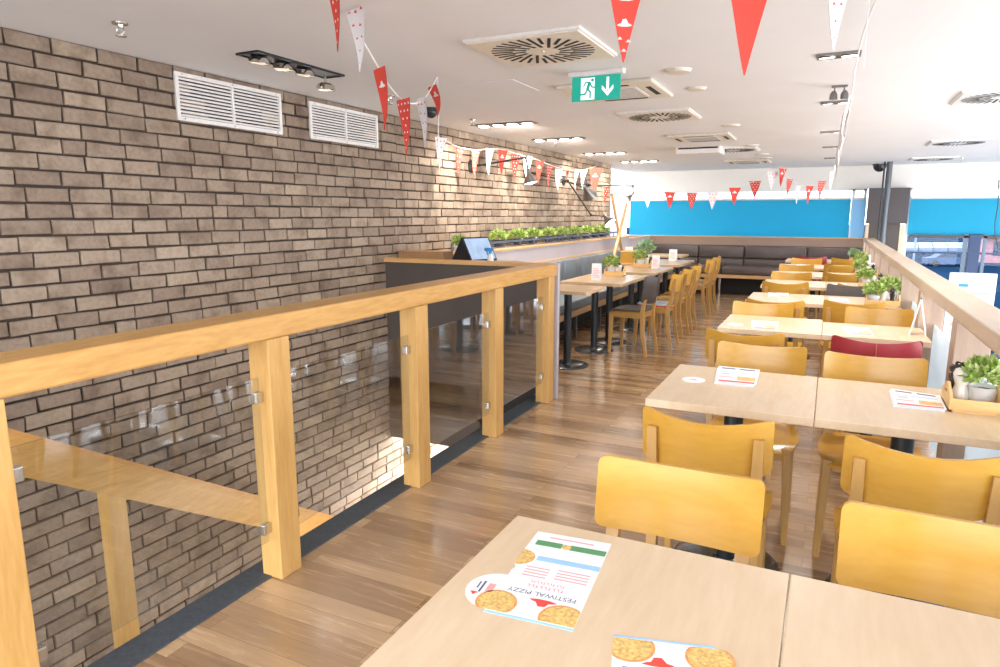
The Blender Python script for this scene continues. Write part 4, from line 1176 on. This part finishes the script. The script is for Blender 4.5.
# exit sign
YE = 4.12
t = thing('exit_sign', 'green exit sign with running figure and down arrow hanging from the ceiling', 'sign', (-1.362, YE, CEIL - .1), 0)
MB().box(-.175, .175, -.03, .03, .072, .10, .004).build('housing', M['vent_white'], t)
MB().box(-.155, .155, -.004, .004, -.073, .072, .001).build('sign_board', M['exit_green'], t)
def on_sign(poly, sx, sz, cx, cz, m, nme, yy=-.0042, th=.0008):
    Tm = Matrix(((1, 0, 0, 0), (0, 0, -1, 0), (0, 1, 0, 0), (0, 0, 0, 1)))
    MB().prism([(cx + x * sx, cz + z * sz) for x, z in poly], -yy, -yy + th, T=Tm).build(nme, m, t)
on_sign([(-.5, -.5), (.5, -.5), (.5, .5), (-.5, .5)], .088, .128, -.052, -.002, M['exit_white'], 'door_symbol')
G = M['exit_green']
def limb(pts, w_, nme='running_figure'):
    for a, b in zip(pts[:-1], pts[1:]):
        a = Vector(a); b = Vector(b); d = (b - a).normalized(); n_ = Vector((-d.y, d.x)) * w_ / 2; a = a - d * w_ * .25; b = b + d * w_ * .25
        on_sign([(a + n_)[:], (b + n_)[:], (b - n_)[:], (a - n_)[:]], 1, 1, 0, 0, G, nme, -.0052, .0006)
on_sign(disc(-.022, .048, .0095), 1, 1, 0, 0, G, 'figure_head', -.0052, .0006)
limb([(-.042, .030), (-.052, -.002)], .018)
limb([(-.036, .036), (-.066, .036), (-.078, .014)], .008)
limb([(-.036, .030), (-.026, .008), (-.008, .004)], .008)
limb([(-.052, -.004), (-.034, -.022), (-.036, -.056)], .010)
limb([(-.054, -.006), (-.068, -.032), (-.098, -.034)], .010)
on_sign([(-.5, -.5), (.5, -.5), (.5, .5), (-.5, .5)], .016, .078, .075, .020, M['exit_white'], 'arrow_shaft')
on_sign([(-.036, .018), (0, -.022), (.036, .018), (.036, -.006), (0, -.046), (-.036, -.006)], 1, 1, .075, -.005, M['exit_white'], 'arrow_head')

# ------------------------------------------------------------------ scissor wall lamps
def wall_lamp(label, base, pts, shade_dir, lit, sh=1.0, hide_base=False):
    base = Vector(base); t = thing('swing_arm_lamp', label, 'wall lamp', base)
    Tm = Matrix.Rotation(PI / 2, 4, 'Y')
    MB().lathe([(.072, 0), (.072, .010), (.056, .018), (.020, .024), (.018, .045)], seg=24, T=Tm).build('wall_plate', M['black_metal'], t, smooth=True)
    P = [Vector((.045, 0, 0))] + [Vector(p) - base for p in pts]
    for a, b in zip(P[:-1], P[1:]):
        MB().tube([a, b], .010, 8).build('arm', M['black_metal'], t, smooth=True)
    for p in P[1:-1]:
        MB().tube([p + Vector((0, 0, -.02)), p + Vector((0, 0, .02))], .014, 10).build('joint', M['black_metal'], t, smooth=True)
    e = P[-1]; d = Vector(shade_dir).normalized()
    q = Vector((0, 0, -1)).rotation_difference(d).to_matrix().to_4x4()
    Tm = Matrix.Translation(e) @ q
    prof = [(.014, .03), (.020, 0), (.026, -.03), (.060, -.080), (.078, -.118), (.082, -.125), (.079, -.124), (.056, -.080), (.0, -.040)]
    s = MB().lathe([(r * sh, z * sh) for r, z in prof], seg=28, T=Tm).build('lamp_shade', M['lamp_grey'], t, smooth=True)
    MB().lathe([(.072 * sh, -.112 * sh), (.04 * sh, -.122 * sh), (0, -.126 * sh)], seg=20, T=Tm).build('bulb', M['lamp_on'] if lit else M['lamp_dim'], s, smooth=True)
    if lit:
        wp = base + e + d * .16 * sh
        spot('lamp_beam', wp, wp + d, 7, WARM, 120, .8, .03)
    return t
b1 = Vector((XW + .012, 6.54, 1.985))
e1 = at(526, 157.5, X=-3.02); e1b = at(528.5, 172, X=-3.02)
wall_lamp('chrome swing-arm wall lamp nearest the camera, lit', b1, [e1, e1b], (.25, -.05, -1), True, 1.05)
b2 = Vector((XW + .012, 8.0, 1.995))
wall_lamp('zigzag swing-arm wall lamp whose shade hangs low by the wall end', b2, [at(568, 181, X=-3.30), at(591, 215, X=-3.25), at(605, 216.5, X=-3.15)], (.75, -.25, -.8), True, 1.25)
b3 = Vector((XW + .012, 9.35, 1.95))
wall_lamp('short swing-arm wall lamp with dark round shade by the red flag', b3, [at(585, 188, X=-3.2)], (.15, .75, -.55), False, 1.35)
b4 = Vector((XW + .012, 10.4, 1.93))
wall_lamp('long straight swing-arm wall lamp reaching out in front of the window', b4, [at(633, 186, X=-2.95), at(633, 194, X=-2.95)], (-.6, -.3, -.5), False, .9)

# ------------------------------------------------------------------ bunting
def flag_mesh(w_, h, pat, bend, twist, seed):
    rnd = random.Random(seed)
    def W3(u, v):  # u -.5...5 across at top, v 0..1 down
        x = u * w_; z = -v * h
        y = bend * w_ * (math.sin(v * 2.6) + .6 * math.sin(u * 3.0 + v * 2))
        a = twist * v; return Vector((x * math.cos(a) - y * math.sin(a), x * math.sin(a) + y * math.cos(a), z))
    mb = MB(); n = 8; th = .0012
    for side in (0, 1):
        vs = []
        for i in range(n + 1):
            v = i / n * .97
            for j in (-2, -1, 0, 1, 2):
                p = W3(j / 4 * (1 - v), v); p.y += th * (1 if side else -1); vs.append(p)
        fs = []
        for i in range(n):
            for j in range(4):
                a = i * 5 + j; fs.append((a, a + 1, a + 6, a + 5) if side else (a, a + 5, a + 6, a + 1))
        mb.add(vs, fs, 0)
    if pat:
        if pat == 'logo': spots_ = [(0, .22, .5), (0.0, .52, .40), (-.11, .69, .14), (.11, .72, .14), (0, .83, .14)]
        elif pat == 'logo1': spots_ = [(0, .26, .46)]
        elif pat == 'hats': spots_ = [(-.3, .10, .17), (0, .12, .17), (.3, .10, .17), (-.2, .29, .15), (.12, .31, .15), (-.1, .48, .13), (.13, .47, .12), (0, .66, .10), (0, .84, .06)]
        else: spots_ = [(-.36, .08, .09), (-.12, .08, .09), (.12, .08, .09), (.36, .08, .09), (-.24, .2, .09), (0, .2, .09), (.24, .2, .09), (-.14, .33, .09), (.14, .33, .09), (0, .45, .09), (-.1, .57, .08), (.1, .57, .08), (0, .70, .07), (0, .84, .05)]
        for (u, v, s) in spots_:
            poly = ROOF if pat != 'dots' else [(.5 * math.cos(a), .5 * math.sin(a)) for a in [2 * PI * k / 8 for k in range(8)]]
            for side in (0, 1):
                vs = []
                for x, z in poly:
                    uu = u + x * s; vv = v - z * s * w_ / h
                    p = W3(uu, max(0, vv)); p.y += (th + .0009) * (1 if side else -1); vs.append(p)
                mb.add(vs, [tuple(range(len(vs)))], 1)
    return mb
def bunting(label, pts, flags, group=None, r=.004):
    # pts: world points of the cord; flags: (world top centre, heading, base colour, pattern, w, h, bend, twist)
    P = [Vector(p) for p in pts]; o = P[0]
    t = thing('bunting_string', label, 'bunting', o, group=group)
    # smooth the cord
    Q = []
    for i in range(len(P) - 1):
        p0 = P[max(i - 1, 0)]; p1 = P[i]; p2 = P[i + 1]; p3 = P[min(i + 2, len(P) - 1)]
        for k in range(6):
            s = k / 6
            Q.append(.5 * ((2 * p1) + (p2 - p0) * s + (2 * p0 - 5 * p1 + 4 * p2 - p3) * s * s + (3 * p1 - p0 - 3 * p2 + p3) * s ** 3) - o)
    Q.append(P[-1] - o)
    MB().tube(Q, r, 6).build('cord', M['string_white'], t, smooth=True)
    for i, (c, hd, colr, pat, w_, h, bend, tw) in enumerate(flags):
        c = Vector(c); f = flag_mesh(w_, h, pat, bend, tw, i)
        base = M['flag_red'] if colr == 'r' else M['flag_white']; pm = M['flag_white'] if colr == 'r' else M['flag_red']
        b = f.build('flag', [base, pm], t, smooth=False); b.location = c - o; b.rotation_euler = (0, 0, hd)
    return t
FW, FH = .135, .285
cam_h = yaw
s1 = [at(338, -22, Y=2.30), at(346, 4, Y=2.45), at(360, 35, Y=2.55), at(375, 62, Y=2.72), at(388, 84, Y=2.9), at(401, 99, Y=3.12), at(413, 103.5, Y=3.3), at(425, 98, Y=3.5), at(437, 77.5, Y=3.84)]
fl1 = [(at(354, 3, Y=2.46), yaw - .95, 'w', 'hats', FW * 1.1, FH, .10, .2), (at(379, 68, Y=2.75), yaw - 1.15, 'r', 'logo1', FW, FH * 1.03, .12, .3),
       (at(403, 99, Y=3.12), yaw - 1.0, 'r', 'dots', FW, FH * 1.05, .08, .2), (at(421, 98, Y=3.42), yaw - 1.2, 'w', 'hats', FW, FH, .10, .3), (at(432, 86, Y=3.7), yaw - 1.35, 'r', 'logo1', FW, FH * .68, .2, .4)]
bunting('near bunting string swooping from the top edge to the ceiling left of the exit sign', s1, fl1)
t = thing('dangling_ribbon', 'thin white ribbon hanging straight down from the ceiling in front of the brick wall', 'ribbon', at(437.5, 77, Y=3.84))
MB().tube([(0, 0, 0), (0.004, 0, -.22), (-.004, 0, -.42), (.002, 0, -.60)], .0028, 6).build('ribbon', M['string_white'], t)
# string along the brick wall
XS = -3.30
c2 = [(437, 136), (447, 141.5), (456, 146), (467, 149), (478, 150), (490, 149), (502, 149.5), (514, 153), (526, 156.5), (538, 160), (549, 164.5), (559, 168), (568, 170), (577, 170), (586, 169.5), (596, 166)]
s2 = [at(x, y, X=XS) for x, y in c2]
f2 = [(441, 137.5, 'w', 'hats'), (460, 147.5, 'r', 'hats'), (476, 150, 'r', 'dots'), (490, 148.5, 'w', 'hats'), (503, 150, 'r', 'logo1'), (516, 154.5, 'r', 'dots'), (528, 156.5, 'w', None), (540, 161, 'r', 'logo1'), (550, 165.5, 'r', 'dots'), (559, 169, 'w', None), (568, 170.5, 'r', 'logo1'), (577, 170.5, 'w', None), (584, 170, 'w', None)]
fl2 = []
for i, (x, y, c, p_) in enumerate(f2):
    fl2.append((at(x, y, X=XS), PI / 2 + random.uniform(-.5, .15), c, p_, FW * 1.25, FH * .98, .10, random.uniform(-.3, .4)))
fl2.append((at(596, 168, X=XS + .1), yaw + .3, 'r', 'logo1', FW * 1.7, FH * 1.5, .1, 0))
bunting('long bunting string running along the upper brick wall', s2, fl2)
# string across the far end
YS = 11.3
c3 = [(606, 184), (622, 188), (640, 190), (655, 191.5), (670, 192), (692, 193), (713, 192), (735, 187.5), (757, 180), (781, 166.5), (786, 175), (798, 184), (810, 186), (822, 181), (838, 167)]
s3 = [at(x, y, Y=YS) for x, y in c3]
f3 = [(604, 188, 'r', 'dots', .0), (628, 189, 'w', 'hats', .2), (648, 191, 'w', 'dots', .1), (670, 192, 'r', 'logo1', 0), (692, 193, 'r', 'dots', .1), (713, 192.3, 'w', 'hats', .2), (735, 187.7, 'r', 'logo1', .2), (755, 181, 'r', 'dots', -.3),
      (773, 172, 'w', 'hats', .5), (783, 168.5, 'r', 'logo1', .9), (790, 179, 'r', 'dots', 1.0), (799, 185.5, 'w', None, 1.1), (810, 186, 'r', 'logo1', .9), (822, 181, 'r', 'dots', .8), (833, 172, 'w', 'hats', 1.0)]
fl3 = [(at(x, y, Y=YS), a, c, p_, FW * 1.35, FH * .98, .08, 0.1) for x, y, c, p_, a in f3]
bunting('bunting string sagging across the far end in front of the blue blind', s3, fl3)
# string coming back along the right, seen end on
s4 = [at(838, 165, Y=11.25), at(842, 150, Y=9.4), (.02, 8.0, 2.16), (.03, 6.6, 2.12), (.05, 5.4, 2.14), at(856, 66, Y=4.2), at(868, 20, Y=3.3), (.13, 2.8, 2.325)]
fl4 = []
for k in range(9):
    y = 4.5 + k * .62
    fl4.append(((.035 - .002 * k + random.uniform(-.01, .01), y, 2.14), PI / 2 + random.uniform(-.12, .12), 'w', 'hats', FW * 1.0, FH, .12, .2))
bunting('bunting string seen end on, running back along the right side of the ceiling', s4, fl4)
# near string across the top
s5 = [at(300, -70, Y=2.2), at(338, -52, Y=2.25), at(480, -70, Y=2.4), at(622, -62, Y=2.62), at(745, -58, Y=2.62), at(835, -55, Y=2.7), at(905, -70, Y=2.7)]
def near(px, tip, Yd, c, p_, a=0, h=.31, w_=.15):
    # the flag hangs so that its point ends at the given spot
    q = at(px, tip, Y=Yd); return (q + Vector((0, 0, h * .97)), yaw * .7 + a, c, p_, w_, h, .06, .05)
fl5 = [near(335, 52, 2.25, 'r', 'dots', -.95, .30), near(624, 62, 2.62, 'r', 'logo', .15), near(745, 75, 2.62, 'r', None, 0, .32), near(836, 49, 2.70, 'w', 'hats', .5, .30)]
s5 = [at(300, -40, Y=2.2)] + [f[0] for f in fl5] + [at(905, -70, Y=2.7)]
bunting('near bunting string crossing above the top edge of the photo', s5, fl5)
t = thing('dangling_ribbon', 'thin pale ribbon hanging from the near bunting at upper right', 'ribbon', at(871, -20, Y=2.9))
MB().tube([(0, 0, 0), (0, 0, -.12), (.003, 0, -.30)], .0018, 6).build('ribbon', M['string_white'], t)

# ------------------------------------------------------------------ gallery side and outside
def out_box(name, label, cat, x, y, z, parts):
    t = thing(name, label, cat, (x, y, z)); return t
t = thing('information_board', 'white information board with pink bands and small figure beyond the right railing', 'sign', (1.14, 7.0, -.3))
MB().box(-.17, .17, -.02, .02, .45, 1.27, .006).build('board', M['paper'], t)
for bx, z0, z1 in ((.12, 1.085, 1.11), (.13, .80, .835), (.13, 1.215, 1.225)):
    MB().box(-bx, bx, -.0225, -.020, z0, z1).build('pink_band', M['print_pink'], t)
MB().box(-.012, .012, -.0225, -.020, .92, .99).box(-.018, .010, -.0225, -.020, .87, .92).lathe([(.012, 0), (.012, .0015)], seg=12, T=Matrix.Translation((0, -.0205, 1.01)) @ Matrix.Rotation(PI / 2, 4, 'X')).build('figure_symbol', M['print_navy'], t)
MB().box(-.10, -.03, -.0225, -.020, 1.15, 1.175).build('blue_mark', M['spray_blue'], t)
for s in (-1, 1): MB().box(s * .12 - .015, s * .12 + .015, -.015, .015, 0, .45).build('stand_leg', M['steel'], t)
struct(MB().box(.80, 7.5, -1.5, 9.0, -3.7, -3.6).build('floor_gallery', M['lower_floor']))
struct(MB().box(.80, .95, -1.5, YF, -.32, -.02).build('trim_5', M['white_wall']))
t = thing('service_counter', 'white walkway counter in bright light beyond the right railing', 'counter', (2.3, 8.0, -3.6))
MB().box(-1.3, 3.5, -.6, .6, 3.25, 3.3, .005).build('deck', M['terrace'], t)
for x in (-1.1, 1.0, 3.2): MB().box(x - .12, x + .12, -.12, .12, 0, 3.25).build('column', M['terrace'], t)
struct(MB().box(-80, 140, -60, 420, -4.2, -4.0).build('ground', M['asphalt']))
def car(label, x, y, rz, mat, g=None):
    t = thing('parked_car', label, 'car', (x, y, -4.0), rz, g)
    prof = [(-2.1, .3), (-2.1, .85), (-1.35, .95), (-.75, 1.42), (.75, 1.45), (1.45, 1.0), (2.1, .9), (2.15, .3)]
    Tm = Matrix(((1, 0, 0, 0), (0, 0, 1, 0), (0, 1, 0, 0), (0, 0, 0, 1)))
    MB().prism(prof, -.85, .85, T=Tm).build('body', mat, t)
    MB().prism([(-1.15, .98), (-.72, 1.36), (.72, 1.38), (1.25, 1.02)], -.86, .86, T=Tm).build('side_window', M['car_glass'], t)
    for sx in (-1.3, 1.3):
        for sy in (-.8, .8):
            MB().lathe([(.32, -.1), (.32, .1)], seg=18, T=Matrix.Translation((sx, sy, .32)) @ Matrix.Rotation(PI / 2, 4, 'X')).build('wheel', M['dark'], t, smooth=True)
    return t
c0 = None
ords = ['first', 'second', 'third', 'fourth', 'fifth', 'sixth', 'seventh', 'eighth']
for k in range(5):
    p = at(909 + k * 14.5, 253, Z=-4.0)
    lab = '%s pale car from the left in the far row seen through the window' % ords[k]
    if c0 is None: c0 = car(lab, p.x, p.y, PI / 2, M['car_paint'], 'pale cars parked far outside the window')
    else: dup(c0, (p.x, p.y, -4.0), PI / 2, lab)
p = at(946, 266, Z=-4.0); car('dark car parked nearer than the pale row outside the window', p.x, p.y, .2, M['far_build'])
for px, n in ((913, 'left'), (962, 'right')):
    p = at(px, 265, Z=-4.0)
    t = thing('street_lamp', '%s slim pale street lamp outside the window' % n, 'street lamp', (p.x, p.y, -4.0))
    MB().tube([(0, 0, 0), (0, 0, 7)], [.12, .07], 8).build('mast', M['car_paint'], t, smooth=True)
    MB().tube([(0, 0, 7), (.9, 0, 7.15)], .06, 8).box(.7, 1.3, -.12, .12, 7.08, 7.2, .02).build('lamp_head', M['car_paint'], t, smooth=True)
p = at(993, 262, Z=-4.0)
t = thing('street_kiosk', 'reddish kiosk with white awning outside at the right edge', 'kiosk', (p.x + 1.5, p.y, -4.0))
MB().box(-3, 6, -2, 2, 0, 3.4, .03).build('walls', M['kiosk'], t)
MB().box(-3.3, 6.3, -3.0, 2.2, 2.9, 3.05, .02).build('awning', M['terrace'], t)
MB().box(-2, 0, -2.03, -1.98, .8, 2.4).box(1, 3, -2.03, -1.98, .8, 2.4).build('shop_window', M['car_glass'], t)
MB().box(-2.6, 5.4, -2.06, -1.98, 3.0, 3.3).build('fascia_band', M['spray_blue'], t)
t = thing('window_post', 'dark navy window post right of the blue street view', 'window frame', (2.22, YF - .12, -3.6))
MB().box(-.085, .085, -.05, .05, 0, 4.74, .006).build('post', M['mullion'], t)
MB().box(-.16, -.10, -.03, .03, 0, 4.74, .004).build('pale_bar', M['car_paint'], t)
MB().box(.12, .17, -.03, .03, 0, 4.74, .004).build('pale_bar', M['car_paint'], t)
t = thing('window_rail', 'thin dark horizontal rail across the street view window', 'window frame', (4.3, YF - .12, .80))
MB().box(-3.05, 3.05, -.02, .02, 0, .03, .004).build('bar', M['mullion'], t)
MB().box(-3.05, 3.05, -.03, .03, .27, .32, .004).build('head_bar', M['pier'], t)
t = thing('hanging_cable', 'thin dark cable hanging in front of the right hand blue blind', 'cable', at(999, 180, Y=10.5))
q = [at(x, y, Y=10.5) - at(999, 180, Y=10.5) for x, y in ((999, 180), (998, 205), (995, 222), (995, 236), (998, 246))]
MB().tube(q, .006, 6).build('cable', M['black_metal'], t)
